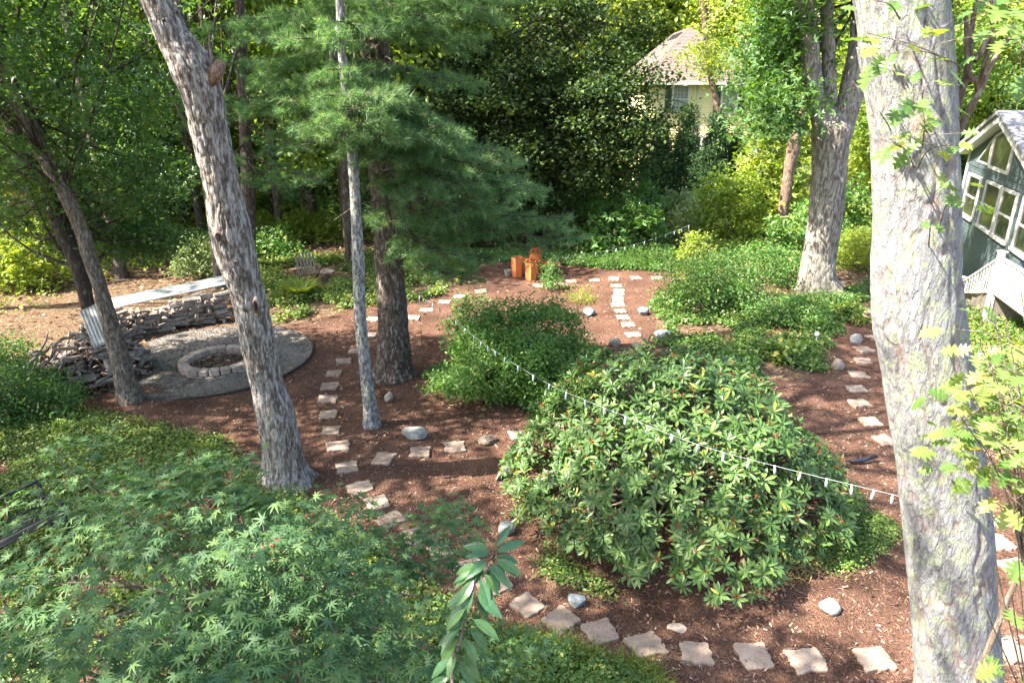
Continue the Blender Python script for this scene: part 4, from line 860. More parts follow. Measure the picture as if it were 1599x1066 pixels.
for k, (px, py, r_, h, mt, lb) in enumerate(((30, 448, 1.6, 2.2, 'bright', 'yellow sunlit shrub at the left edge in front of the cedar shed'), (-40, 415, 2.0, 2.4, 'bright', 'yellow-green shrub farthest left beside the cedar shed'), (105, 400, 1.5, 1.4, 'bright', 'low sunny shrub just right of the yellow one at the left edge'), (330, 400, 1.6, .9, 'shrub', 'dark low bush in the woods behind the log roofing'), (470, 375, 2.2, 1.4, 'bright', 'light green bush in the woods behind the slatted chair'), (540, 352, 2.0, 1.5, 'shrub', 'green bush in the woods left of the slim trunk'), (690, 385, 1.6, 1.5, 'shrub', 'dark green bush behind the thick pine trunk'), (450, 330, 2.4, 1.6, 'shrub', 'wide bush deeper in the woods above the slatted chair'), (240, 385, 1.5, .8, 'bright', 'sunlit low bush on the woodland floor left of the leaning oak'), (420, 400, 1.1, 1.0, 'shrub', 'small green bush right beside the leaning oak'))):
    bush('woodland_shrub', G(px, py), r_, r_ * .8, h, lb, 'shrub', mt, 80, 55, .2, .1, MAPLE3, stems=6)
# spreading understory in the woods
bm_protos = []
for mt in ('bright', 'shrub', 'canopy'):
    C = lobes((0, 0, .9), (1.5, 1.5, .9), 70, .45); C = C[C[:, 2] > .1]; pos, Rm, s_, rnd = clump_leaves(C, 34, (.22, .22, .15), .2, .6, DIAW); bm_protos.append(leaf_mesh('foliage', DIAW, pos, Rm, s_, M[mt], rnd))
k = 0
for _ in range(600):
    y = g2.uniform(30, 70); x = g2.uniform(-.9, .9) * y
    if (4 < x < 20 and 31 < y < 64) or abs(x / y - .497) < .02 or (x > 10 and y < 34): continue
    if x < 0 and y < 40 and g2.random() < .6: continue
    pm = bm_protos[g2.integers(2 if x > 0 else 3)]; reg = region(x, y)
    o = obj('understory_bush', pm, None, (x, y, float(terrain(x, y)))); s = g2.uniform(.8, 1.7); o.scale = (s, s, s * g2.uniform(.7, 1.5)); o.rotation_euler.z = g2.uniform(0, 6)
    tag(o, 'leafy undergrowth bush between the distant trunks ' + reg, 'shrub', 'undergrowth bushes ' + reg); k += 1
    if k >= 95: break

# low plants covering the beds
def cover(name, poly, n, size, hgt, mat, label, tmpl=DIAW, clump=9, up=1.3, r=.1, kind='plant', cl=.45):
    q = rand_in(poly, n * 3); den = fbm(np.stack([q[:, 0] * 1.3, q[:, 1] * 1.3, np.full(len(q), len(poly) * 3.1)], 1), 3); q = q[den > cl][:n]
    z = gheight(q[:, 0], q[:, 1]); C = np.stack([q[:, 0], q[:, 1], z], 1); pos = np.repeat(C, clump, 0); m = len(pos)
    off = rng.normal(size=(m, 2)) * r; hh = hgt * rng.random(m) * np.repeat(rng.uniform(.4, 1.1, len(C)), clump); pos = pos + np.stack([off[:, 0], off[:, 1], hh + .02], 1)
    N = np.stack([rng.normal(size=m) * .6 + off[:, 0] * 3, rng.normal(size=m) * .6 + off[:, 1] * 3, np.full(m, up)], 1)
    rnd = np.repeat(rng.random(len(C)), clump) * .6 + rng.random(m) * .4
    o = obj(name, leaf_mesh(name, tmpl, pos, frames(N), size * rng.uniform(.6, 1.3, m), M[mat], rnd)); return tag(o, label, kind, kind='stuff')
cover('ground_cover', GP([(395, 402), (560, 398), (690, 388), (748, 412), (690, 462), (600, 478), (520, 485), (430, 506), (398, 492)]), 3800, .09, .28, 'cover', 'sunlit leafy ground cover behind the fire circle')
cover('ground_cover', GP([(-60, 665), (110, 640), (260, 672), (350, 692), (400, 740), (480, 790), (560, 850), (640, 900), (760, 990), (860, 1030), (900, 1120), (-100, 1120)]), 9500, .055, .16, 'cover', 'ground cover under the japanese maple', cl=.4)
cover('ground_cover', GP([(1010, 480), (1060, 445), (1130, 455), (1250, 470), (1370, 440), (1372, 478), (1318, 500), (1300, 545), (1290, 585), (1180, 575), (1060, 550), (1040, 540), (1045, 505)]), 5600, .075, .2, 'cover', 'patchy green cover on the planted mound', cl=.44)
cover('ground_cover', GP([(1335, 775), (1400, 830), (1330, 885), (1240, 905), (1180, 900), (1250, 780)]), 800, .04, .09, 'cover', 'sparse seedlings at the right foot of the rhododendron', cl=.54)
cover('ground_cover', GP([(690, 395), (860, 396), (1060, 392), (1064, 424), (1000, 424), (880, 414), (850, 412), (740, 408)]), 2600, .09, .25, 'shrub', 'green plants lining the far side of the back path', cl=.4)
cover('ground_cover', GP([(1490, 478), (1640, 450), (1750, 700), (1640, 750), (1540, 690)]), 2400, .08, .3, 'cover', 'leafy bed to the right of the huge trunk', cl=.4)
cover('ground_cover', GP([(700, 610), (860, 645), (930, 600), (925, 570), (870, 600), (800, 610), (690, 570), (672, 590)]), 1500, .08, .14, 'shrub', 'low rounded leaves at the foot of the rounded shrub', cl=.38)
cover('ground_cover', GP([(815, 740), (850, 740), (870, 870), (960, 930), (930, 950), (850, 890), (812, 800)]), 330, .045, .1, 'cover', 'little plants at the left foot of the rhododendron', cl=.54)
cover('grass_tufts', GP([(770, 985), (900, 1010), (1030, 1050), (1060, 1140), (700, 1140)]), 700, .2, .06, 'bright', 'long grassy blades at the lower middle edge', GRASSB, 12, .3, .05, 'grass', .42)
cover('ground_cover', GP([(780, 1005), (900, 1025), (1000, 1066), (1000, 1140), (700, 1140)]), 1100, .06, .18, 'cover', 'small plants among the grass at the lower middle edge', cl=.4)
cover('forest_seedlings', GP([(-80, 500), (60, 480), (130, 440), (330, 400), (400, 390), (560, 380), (700, 370), (700, 330), (400, 300), (-80, 330)]), 3000, .12, .3, 'bright', 'seedlings scattered over the woodland floor', r=.3, cl=.5)
cover('lawn_plants', [(6, 27), (22, 22), (26, 34), (18, 44), (5, 44), (4, 30)], 2600, .16, .4, 'bright', 'rough sunlit grass and weeds beyond the garden', r=.22, cl=.45, up=.7)
def straw(poly, n, label):
    q = rand_in(GP(poly), n); m = len(q); pos = np.stack([q[:, 0], q[:, 1], gheight(q[:, 0], q[:, 1]) + .02], 1); o = obj('dry_straw', leaf_mesh('dry_straw', T_diamond(.08, .0, .1), pos, frames(np.tile([0, 0, 1.], (m, 1)) + rng.normal(size=(m, 3)) * .4), rng.uniform(.1, .2, m), M['straw'])); tag(o, label, 'straw', kind='stuff')
M['straw'] = leaf_mat('straw', [(0, (.2, .16, .06)), (.6, (.36, .29, .13)), (1, (.45, .38, .2))], .2, .7, .2, (1, 1, .8))
straw([(1090, 530), (1190, 505), (1240, 515), (1200, 535), (1120, 545)], 1500, 'pale dry grass on the slope in front of the forked tree')
straw([(1130, 500), (1200, 478), (1215, 486), (1150, 508)], 700, 'dry straw patch beside the olive green shrub')
straw([(1190, 880), (1300, 850), (1330, 870), (1240, 915), (1180, 915)], 700, 'dry grass at the right foot of the rhododendron')
straw([(1200, 530), (1290, 525), (1280, 545), (1210, 548)], 700, 'yellowed ground patch left of the pale rocks')
# arching grass clump by the chair
n = 420; bs = G(470, 465); a = rng.random(n) * 6.28; rr_ = rng.random(n) * .1; pos = np.stack([rr_ * np.cos(a), rr_ * np.sin(a), np.zeros(n)], 1); X_ = np.stack([np.cos(a) * .6, np.sin(a) * .6, np.full(n, 1.)], 1) + rng.normal(size=(n, 3)) * .2; N_ = np.stack([-np.cos(a), -np.sin(a), np.full(n, .5)], 1)
gt = empty('grass_clump', bs, 'arching clump of long grass in front of the slatted chair', 'grass clump'); Rm = frames(N_, X_)
obj('blades', leaf_mesh('blades', GRASSB, pos, Rm, rng.uniform(.5, .9, n), M['bright']), gt)['kind'] = 'stuff'

# ------------------------------------------------------------------ rhododendron
cR = np.array([2.55, 9.45, 0]); cR[2] = float(terrain(cR[0], cR[1]))
rh = empty('rhododendron', cR, 'huge dome-shaped rhododendron with whorled leaves and rusty spent flowers, right of centre', 'shrub')
n = 2300; v = unit(rng.normal(size=(n * 4, 3))); v[:, 2] = np.abs(v[:, 2]); v = v[:n * 2]
lump = .97 + .24 * (fbm(v * 1.9 + 4.2, 2) - .5) * 2; shell = np.where(rng.random(len(v)) < .72, rng.uniform(.93, 1.04, len(v)), rng.uniform(.6, .93, len(v)))
C = v * (lump * shell)[:, None] * np.array([2.4, 2.4, 2.1]); C[:, :2] *= (1 + .16 * np.clip(1 - C[:, 2:3] / 1.3, 0, 1)); C[:, 2] = C[:, 2] * .93 + .12
keep = C[:, 2] > .14; C = C[keep][:n]; v = v[keep][:n]; outer = shell[keep][:n] > .9
N = unit(v * np.array([1, 1, .8]) + np.array([0, -.05, .75]) + rng.normal(size=v.shape) * .28)
LP = []; LR = []; LS = []; LRn = []
for c, nn in zip(C, N):
    m = rng.integers(8, 13); a0 = rng.random() * 6.28; Fm = frames(nn[None])[0]; el = rng.uniform(.05, .55); s0_ = rng.uniform(.11, .165)
    col_ = rng.random() * .5
    for k in range(m):
        a = a0 + k * 2.4; e = el + rng.normal() * .22 + (.35 if k < 3 else 0) - (.45 if k > m - 3 else 0)
        d = Fm @ np.array([math.cos(a) * math.cos(e), math.sin(a) * math.cos(e), math.sin(e)]); nl = unit(Fm @ np.array([-math.cos(a) * math.sin(e), -math.sin(a) * math.sin(e), math.cos(e)]) + rng.normal(size=3) * .15)
        LP.append(c + d * .012); y_ = np.cross(nl, d); LR.append(np.stack([d, y_ / np.linalg.norm(y_), nl], 1)); LS.append(s0_ * rng.uniform(.75, 1.1)); LRn.append(min(.999, col_ + rng.random() * .5))
LP = np.array(LP) + cR; LR = np.array(LR); LS = np.array(LS)
split_leaves(rh, RHOD, LP, LR, LS, M['rhod'], cR, 290, 'leaf', 'foliage', np.array(LRn))
# spent flower heads and stems
sel = rng.random(len(C)) < .2; Cs = C[sel] + N[sel] * .035; pos = np.repeat(Cs, 16, 0) + rng.normal(size=(len(Cs) * 16, 3)) * .014; Xs = np.repeat(N[sel], 16, 0) + rng.normal(size=(len(pos), 3)) * .8
obj('spent_flowers', leaf_mesh('spent_flowers', DIAN, pos, frames(rng.normal(size=(len(pos), 3)), Xs), rng.uniform(.03, .055, len(pos)), M['spent']), rh)['kind'] = 'stuff'
parts = []
for c in C[rng.choice(len(C), 190, replace=False)]: parts.append(tube(catmull([(c[0] * .1, c[1] * .1, 0), (c[0] * .55, c[1] * .55, c[2] * .5), c * .97], 7), np.linspace(.028, .007, 7), 5))
for (a, b, c) in (((1130, 830), (1100, 805), (1118, 800)), ((1130, 830), (1170, 825), (1190, 845)), ((1125, 835), (1130, 870), (1128, 885))):
    q = [P(px, py, 7.75) - cR for px, py in (a, b, c)]; parts.append(tube(catmull(q, 6), np.linspace(.014, .006, 6), 5))
b = merge(parts); obj('stems', np_mesh('stems', b[0], b[1], M['twig'], {'furrow': np.zeros(len(b[0]))}, True), rh)

# ------------------------------------------------------------------ japanese maple in the foreground
bJ = np.array([-1.75, 3.9, 0.]); bJ[2] = float(terrain(*bJ[:2]))
jm = empty('japanese_maple', bJ, 'green japanese maple with star-shaped leaves and red seeds, filling the lower left', 'tree')
sprays = []
def jl(px, py, Y, rx, ry, rz, n): 
    c = P(px, py, Y); v = unit(rng.normal(size=(n, 3))); v[:, 2] = np.abs(v[:, 2]) * 1.0 - .15; r_ = rng.random(n) ** .4; return c + v * r_[:, None] * np.array([rx, ry, rz])
for a in ((330, 930, 3.3, .9, .8, .5, 150), (120, 815, 4.3, .75, .6, .3, 46), (130, 715, 5.4, .4, .4, .2, 13), (250, 760, 5.0, .5, .4, .22, 22), (300, 790, 4.5, .7, .6, .35, 60), (490, 880, 4.2, .8, .7, .35, 75), (600, 910, 4.5, .7, .6, .35, 55), (670, 845, 5.1, .45, .5, .25, 20), (40, 960, 3.4, .45, .4, .3, 26), (30, 1040, 3.0, .5, .4, .3, 30), (500, 1010, 3.3, .6, .5, .35, 55), (640, 1010, 3.9, .55, .5, .3, 32), (280, 1060, 2.8, .5, .5, .4, 34), (420, 830, 4.5, .5, .5, .28, 34), (520, 810, 4.9, .4, .4, .18, 12), (250, 840, 3.9, .7, .6, .4, 50), (780, 1040, 4.4, .45, .3, .2, 14), (340, 745, 4.9, .3, .3, .2, 8), (700, 800, 5.6, .3, .3, .12, 7)): sprays.append(jl(*a))
C = np.concatenate(sprays)
for hx, hy, hY, hr in ((240, 965, 3.25, .27), (625, 990, 4.1, .22), (150, 900, 3.6, .15), (420, 940, 3.9, .12), (330, 830, 4.3, .14), (520, 935, 4.2, .12), (90, 830, 4.2, .22)): hc_ = P(hx, hy, hY); C = C[np.hypot(C[:, 0] - hc_[0], C[:, 1] - hc_[1]) > hr]
nC = len(C); per = 10
base = np.repeat(C, per, 0); n = len(base); ang = np.repeat(rng.random(nC) * 6.28, per); t = rng.random(n) - .3
out = np.stack([C[:, 0] - bJ[0], C[:, 1] - bJ[1], C[:, 0] * 0], 1); out = unit(out); outr = np.repeat(out + rng.normal(size=out.shape) * .5, per, 0); outr[:, 2] = 0; outr = unit(outr)
pos = base + outr * (t * .36)[:, None] + np.stack([rng.normal(size=n) * .07, rng.normal(size=n) * .07, rng.normal(size=n) * .028 - t * t * .1], 1)
Nn = np.stack([rng.normal(size=n) * .33, rng.normal(size=n) * .33, np.ones(n)], 1) + outr * .2
rnd = np.repeat(rng.random(nC), per) * .5 + rng.random(n) * .5
split_leaves(jm, JM, pos, frames(Nn, outr + rng.normal(size=(n, 3)) * .5), rng.uniform(.055, .088, n), M['jm'], bJ, 290, 'leaf', 'foliage', rnd)
m = 900; k = rng.integers(nC, size=60); q = np.repeat(C[k], 15, 0) + rng.normal(size=(m, 3)) * .03 + np.array([0, 0, .045]) 
obj('seeds', leaf_mesh('seeds', DIAN, q - bJ, frames(rng.normal(size=(m, 3))), rng.uniform(.02, .034, m), M['seed']), jm)['kind'] = 'stuff'
parts = []; forks = [bJ + np.array(f) for f in ((0, 0, 0), (-.1, -.1, .9), (.15, -.05, 1.7), (-.05, .1, 2.3))]
parts.append(tube(catmull([bJ + np.array([0, 0, -.1])] + forks[1:], 16), np.linspace(.07, .035, 16), 8))
for c in C[rng.choice(nC, 130, replace=False)]:
    s = forks[rng.integers(1, 4)]; mid = s * .45 + c * .55 + np.array([0, 0, .15]); parts.append(tube(catmull([s, mid, c + np.array([0, 0, -.03])], 8), np.linspace(.018, .004, 8), 5))
b = merge(parts); obj('branches', np_mesh('branches', b[0] - bJ, b[1], M['twig'], {'furrow': np.zeros(len(b[0]))}, True), jm)

# ------------------------------------------------------------------ cherry shoot in the near foreground
pts = [P(706, 1075, 1.95), P(716, 1010, 1.99), P(733, 945, 2.05), P(742, 905, 2.1), P(757, 878, 2.14), P(768, 868, 2.17), P(770, 858, 2.2)]
foot = np.array([-.25, 2.35, 0.]); foot[2] = float(terrain(*foot[:2])); ch = empty('cherry_sapling', foot, 'single glossy-leaved cherry shoot reaching up at the bottom middle', 'sapling')
stem = catmull([foot - foot + np.array([0, 0, -.05]), np.array([-.05, -.2, 1.4]), np.array([.02, -.38, 2.6])] + [p - foot for p in pts], 60); V, F = tube(stem, np.interp(np.linspace(0, 1, 60), [0, .6, 1], [.012, .003, .0015]), 7); obj('stem', np_mesh('stem', V, F, M['twig'], {'furrow': np.zeros(len(V))}, True), ch)
cme = single_leaf_mesh('leaf', CHERRY, leaf_mat('cherry_leaf', [(0, (.045, .12, .055)), (.5, (.065, .16, .07)), (1, (.1, .2, .07))], .25, .3, .5, hue=0)); LPp = []; LRr = []; LSs = []
C = catmull(pts, 60)
for k in range(60):
    c = C[k] - foot; tdir = unit(C[min(59, k + 1)] - C[max(0, k - 1)]); sd = 1 if k % 2 else -1
    side = np.array([sd * rng.uniform(.55, 1.0), rng.normal() * .35 - .2, 0]); up_ = rng.uniform(-.75, -.15) if k < 50 else rng.uniform(-.3, .5)
    if k > 56: d = unit(np.array([[.9, .2, .25], [-.8, .1, .2], [.5, .3, .6]][k - 57]))
    else: d = unit(side * .75 + np.array([0, -.15, up_]))
    nn = unit(np.array([sd * .25, -.5, .9]) + rng.normal(size=3) * .25); nn = unit(nn - d * nn.dot(d)); LPp.append(c + d * .012); LRr.append(np.stack([d, np.cross(nn, d), nn], 1)); LSs.append(rng.uniform(.1, .135) if k < 52 else rng.uniform(.08, .11))
leaf_parts(ch, 'leaf', cme, np.array(LPp), np.array(LRr), np.array(LSs), np.zeros(3))

# ------------------------------------------------------------------ oak leaves at the right edge and on the big trunk
def twigs_with_leaves(par, L, paths, nleaf, size, mat, r0=.008, T=OAK, name='leaf', tip_only=.35, jit=.14, limit=300):
    parts = []; LP_ = []; LR_ = []; LS_ = []
    for pth, nl in zip(paths, nleaf):
        C = catmull(pth, 14); parts.append(tube(C, np.linspace(r0, r0 * .35, 14), 6))
        for k in range(nl):
            f = tip_only + (1 - tip_only) * (k + rng.random()) / nl; c = C[min(13, int(f * 13))]; off = rng.normal(size=3) * jit * np.array([1, 1, .6]); e = c + off
            if rng.random() < .6: parts.append(tube(np.array([c, (c + e) / 2 + np.array([0, 0, .01]), e]), [r0 * .3, r0 * .25, .0012], 4))
            d = unit(off + rng.normal(size=3) * .06 + np.array([0, -.03, -.05])); nn = unit(np.array([rng.normal() * .4, -.35 + rng.normal() * .4, 1.0])); nn = unit(nn - d * nn.dot(d)); LP_.append(e); LR_.append(np.stack([d, np.cross(nn, d), nn], 1)); LS_.append(size * rng.uniform(.65, 1.2))
    b = merge(parts); obj('branches', np_mesh('branches', b[0] - L, b[1], M['twig'], {'furrow': np.zeros(len(b[0]))}, True), par)
    LP_ = np.array(LP_); LR_ = np.array(LR_); LS_ = np.array(LS_)
    leaf_parts(par, name, single_leaf_mesh(name, T, mat), LP_[:limit], LR_[:limit], LS_[:limit], L)
nearoak = leaf_mat('young_oak_leaf', [(0, (.1, .2, .05)), (.5, (.18, .28, .07)), (.9, (.3, .38, .12)), (1, (.4, .36, .1))], .45, .35, .5)
bO = np.array([3.25, 3.6, 0.]); bO[2] = float(terrain(*bO[:2])); ok = empty('oak_sapling', bO, 'young oak with large pale yellow-green lobed leaves at the right edge', 'sapling')
fk = bO + np.array([0, 0, 3.2]); st = [bO + np.array([0, 0, -.1]), bO + np.array([-.1, 0, 1.6]), fk]; V, F = tube(catmull(st, 16), np.linspace(.03, .016, 16), 8); obj('trunk', np_mesh('trunk', V - bO, F, M['twig'], {'furrow': np.zeros(len(V))}, True), ok)
ends = [(1530, 690, 3.5), (1510, 600, 3.5), (1545, 560, 3.6), (1570, 500, 3.7), (1595, 455, 3.8), (1590, 600, 3.4), (1560, 640, 3.3), (1500, 650, 3.3), (1600, 540, 3.6), (1575, 700, 3.4), (1545, 470, 4.0), (1620, 640, 3.3), (1530, 530, 3.9)]
paths = [[fk, fk * .45 + P(*e) * .55 + np.array([.05, 0, .04]), P(*e)] for e in ends] 
fk2 = bO + np.array([.05, -.3, 2.2]); ends2 = [(1555, 880, 2.9), (1590, 860, 2.9), (1540, 950, 2.8), (1580, 930, 2.75), (1600, 900, 2.8)]
paths += [[bO + np.array([-.05, 0, 1.7]), fk2, P(*e)] for e in ends2]
twigs_with_leaves(ok, bO, paths, [15] * 13 + [4] * 5, .15, nearoak, .009, tip_only=.5, jit=.15)
# epicormic shoots on the huge trunk
L_ = np.array(locE); start = lambda z, dx=0., dy=-.25: trunk_at(PE, z) + np.array([dx, dy, 0])
tl = leaf_mat('trunk_shoot_leaf', [(0, (.08, .17, .05)), (.6, (.13, .24, .06)), (1, (.26, .32, .08))], .4, .4, .5)
e = lambda px, py, Y: P(px, py, Y)
S = lambda px, py: P(px, py, 4.34)
paths = [[P(1500, 110, 4.6), e(1490, 98, 4.4), e(1430, 72, 4.1), e(1355, 52, 4.0)], [P(1500, 110, 4.6), e(1450, 82, 4.1), e(1390, 84, 3.95)], [S(1452, 190), e(1440, 150, 4.1), e(1455, 122, 4.05)], [S(1428, 262), e(1412, 232, 4.05), e(1375, 218, 3.95)], [S(1432, 265), e(1450, 235, 4.0), e(1492, 224, 4.0)], [S(1440, 230), e(1444, 195, 4.05), e(1440, 172, 4.0)], [S(1465, 365), e(1478, 320, 4.1), e(1498, 318, 4.05)], [S(1450, 385), e(1455, 340, 4.1), e(1468, 300, 4.05)], [S(1405, 30), e(1390, 8, 4.05), e(1360, 0, 3.95)]]
twigs_with_leaves(oakE, L_, paths, [11, 7, 5, 9, 7, 6, 5, 3, 5], .14, tl, .005, tip_only=.5, jit=.12)
# upright grey shoots rising to the right of the trunk
b0 = P(1494, 214, 4.6); sh = []
for q in ([b0, e(1505, 190, 4.6), e(1517, 165, 4.6), e(1530, 140, 4.6), e(1537, 100, 4.6), e(1548, 60, 4.6), e(1550, -20, 4.6)], [b0 + np.array([-.03, .05, -.05]), e(1500, 150, 4.7), e(1512, 100, 4.7), e(1518, 40, 4.7), e(1528, -20, 4.7)], [e(1530, 140, 4.6), e(1524, 125, 4.6), e(1512, 112, 4.6), e(1508, 20, 4.6)], [e(1520, 95, 4.6), e(1535, 75, 4.6), e(1560, 20, 4.6)], [e(1530, 140, 4.6), e(1545, 105, 4.55), e(1575, 60, 4.5)]):
    sh.append(tube(catmull(q, 16), np.linspace(.026, .012, 16), 7))
b = merge(sh); obj('upright_shoots', np_mesh('upright_shoots', b[0] - L_, b[1], M['twig'], {'furrow': np.zeros(len(b[0]))}, True), oakE)
paths = [[e(1545, 60, 4.6), e(1570, 40, 4.4), e(1590, 50, 4.2)], [e(1575, 60, 4.5), e(1590, 65, 4.3), e(1600, 80, 4.2)], [e(1550, 0, 4.6), e(1540, 5, 4.4), e(1545, 10, 4.3)], [e(1508, 20, 4.6), e(1495, 5, 4.4), e(1492, 0, 4.4)], [e(1548, 30, 4.6), e(1580, 5, 4.2), e(1600, 5, 4.1)]]
twigs_with_leaves(oakE, L_, paths, [10, 9, 6, 5, 8], .15, tl, .005, tip_only=.4, jit=.14)

# ------------------------------------------------------------------ stepping stones
def stone_mesh(seed, r=.22, th=.038):
    g = np.random.default_rng(seed); n = 40; V = []; F = []; ph = g.uniform(-.15, .15, 4); amp = g.uniform(.8, 1.2, 4); st_ = g.uniform(.9, 1.1)
    rad = []
    for k in range(n):
        a = k / n * 2 * math.pi; c = 0
        rr_ = .82 + .19 * (abs(math.cos(2 * (a + math.pi / 4) )) ** 1.0) * -1 + .0
        q = (a % (math.pi / 2)) / (math.pi / 2); corner = int(a // (math.pi / 2)) % 4
        base = .81 +   .3 * math.exp(-((q - .5 - ph[corner] * .5) / .16) ** 2) * amp[corner] + .03 * math.sin(7 * a + seed) + .06 * math.exp(-((((q + .5) % 1) - .5) / .12) ** 2) * math.sin(seed * 2.1 + corner)
        rad.append(base * r * (1 + .02 * g.normal()))
    for lay, (s, z) in enumerate(((.98, -.03), (1.0, th * .7), (.955, th), (.5, th + .004))):
        for k in range(n):
            a = k / n * 2 * math.pi; V.append((rad[k] * s * math.cos(a) * st_, rad[k] * s * math.sin(a), z + (.004 * math.sin(3 * a + seed) if lay > 1 else 0)))
    V.append((0, 0, th + .002))
    for l in range(3):
        for k in range(n): F.append((l * n + k, l * n + (k + 1) % n, (l + 1) * n + (k + 1) % n, (l + 1) * n + k))
    F3 = [(4 * n, 3 * n + k, 3 * n + (k + 1) % n) for k in range(n)]
    return np_mesh('stepping_stone', V, [np.array(F), np.array(F3)], M['paver'], None, False)
STONES = []
sm = [stone_mesh(i) for i in range(9)]
def place_stone(px, py, label, group, rz=None, s=1.0, h=0):
    p = G(px, py); o = obj('stepping_stone', sm[rng.integers(9)], None, (p[0], p[1], float(gheight(p[0], p[1])) + h)); o.scale = (s * rng.uniform(.93, 1.1), s * rng.uniform(.9, 1.06), 1); STONES.append(tuple(o.location))
    o.rotation_euler = (rng.normal() * .015, rng.normal() * .015, rz if rz is not None else rng.normal() * .12 + rng.integers(4) * math.pi / 2); tag(o, label, 'stepping stone', group)
rowsS = [
 ('front row of stepping stones', 'broad sandy stepping stone in the front row, %s counting left from the huge trunk', [(1365, 1031), (1260, 1032), (1177, 1025), (1087, 1021), (1008, 1008), (937, 988), (876, 970), (823, 946), (772, 914), (733, 887), (688, 861)], None, [.1, .05, .1, -.1, .3, .4, .75, .7, .6, .5, .4]),
 ('stepping stones beyond the huge trunk', 'sandy stepping stone to the right of the huge trunk, %s from the front', [(1578, 1018), (1588, 889), (1560, 848), (1640, 1000)], None, [.3, .2, .1, .2]),
 ('stepping stones rising past the slim trunk', 'stepping stone on the left curving path, %s from the japanese maple', [(648, 838), (610, 813), (589, 786), (562, 763), (542, 730), (528, 698), (517, 673), (513, 648), (512, 624), (515, 604), (522, 584), (537, 565)], None, [.6, .7, .5, .5, .3, .2, .1, .1, .05, .1, .1, .2]),
 ('stepping stones behind the slim and thick trunks', 'partly shaded stepping stone on the path behind the thick pine, %s from the slim trunk', [(556, 549), (578, 524), (583, 500), (645, 497), (666, 485), (694, 472), (719, 464), (751, 456)], None, None),
 ('middle row of stepping stones', 'stepping stone in the middle row, %s from the left', [(599, 717), (656, 707), (710, 699), (811, 680), (866, 667)], None, None),
 ('back row of stepping stones', 'thin-looking stepping stone in the back row, %s from the terracotta planters', [(840, 447), (873, 444), (892, 440), (928, 438), (959, 436), (993, 435), (1026, 435), (1058, 435)], None, None),
 ('steps joining the back row', 'stepping stone in the straight central run, %s counting down from the back row', [(963, 447), (967, 454), (967, 459.5), (965, 465), (965, 470.5), (965, 476.5), (969, 486), (973, 496), (981, 508), (989, 523), (1001, 540)], None, [0, 0, 0, 0, 0, 0, .05, .1, .1, .1, .3]),
 ('right hand path of stepping stones', 'stepping stone on the path left of the huge trunk, %s from the back', [(1364, 528), (1349, 547), (1347, 564), (1340, 586), (1337, 608), (1341, 631), (1358, 659), (1381, 688)], None, None)]
for grp, lab, pts_, _, rots in rowsS:
    for k, (px, py) in enumerate(pts_):
        place_stone(px, py, lab % ORD[k], grp, rots[k] if rots else None, 1.0 if 'central' not in lab or k > 4 else .95)
q = np.repeat(np.array(STONES), 26, 0); n = len(q); a = rng.random(n) * 6.28; d = rng.uniform(.1, .27, n); pos = q + np.stack([d * np.cos(a), d * np.sin(a), np.where(d < .2, .046, rng.uniform(.01, .04, n))], 1)
tag(obj('stray_chips', leaf_mesh('stray_chips', chip, pos, frames(np.tile([0, 0, 1.], (n, 1)) + rng.normal(size=(n, 3)) * .2), np.where(d < .2, rng.uniform(.012, .03, n), rng.uniform(.03, .06, n)), M['chip'])), 'bark chips strewn on and against the stepping stones', 'mulch', kind='stuff')
o = obj('stone_slab', sm[3], None, tuple(G(1354, 488))); o.scale = (1.3, 1.1, 1.6); tag(o, 'pale flat stone slab among ferns left of the huge trunk', 'stone')

# rocks
def rock(px, py, sx, sy, sz, mat, label, rz=0, tilt=0, seed=1, base='centre'):
    bm = bmesh.new(); bmesh.ops.create_icosphere(bm, subdivisions=3, radius=1); V = np.array([v.co[:] for v in bm.verts]); bm.faces.ensure_lookup_table(); F = np.array([[v.index for v in f.verts] for f in bm.faces]); bm.free()
    g = np.random.default_rng(seed)
    for _ in range(11):
        d = unit(g.normal(size=3)); lim = g.uniform(.55, .85); t = V @ d; V = V - np.outer(np.clip(t - lim, 0, 9) * .92, d)
    V *= (1 + .22 * (fbm(V * 1.6 + seed * 3.3, 3)[:, None] - .5)); V *= np.array([sx, sy, sz]) / 2
    me = np_mesh('rock', V, F, M[mat], None, False); p = G(px, py); o = obj('rock', me, None, (p[0], p[1], p[2] + sz * .24)); o.rotation_euler = (tilt, 0, rz); return tag(o, label, 'rock')
rock(647, 682, .52, .38, .3, 'rock_grey', 'flat grey-green rock lying between the middle row and the thick pine', .1, 0, 1)
rock(608, 626, .2, .18, .32, 'rock_tan', 'small mottled upright stone by the slim trunk', .4, .4, 2)
rock(762, 690, .42, .34, .2, 'rock_dark', 'dark weathered stump stone in the gap of the middle row', .3, 0, 3)
rock(791, 738, .26, .72, .26, 'rock_grey', 'long slanting grey rock between middle path and rhododendron', -.5, 0, 4)
rock(790, 832, .3, .27, .26, 'rock_grey', 'rounded grey rock left of the rhododendron', .5, 0, 5)
rock(870, 630, .38, .28, .22, 'rock_grey', 'smooth grey rock at the lower right of the rounded shrub', 0, 0, 6)
rock(919, 492, .4, .42, .3, 'rock_blue', 'dark grey rock left of the central run of steps', .5, .1, 7)
rock(1004, 491, .36, .32, .32, 'rock_blue', 'blocky grey-green rock right of the central run of steps', .2, 0, 8)
rock(1036, 530, .52, .34, .36, 'rock_blue', 'craggy dark rock beside the last central stone, near the rhododendron', -.4, 0, 9)
rock(960, 540, .34, .28, .3, 'rock_tan', 'striped rounded rock left of the last central stone', .4, 0, 10)
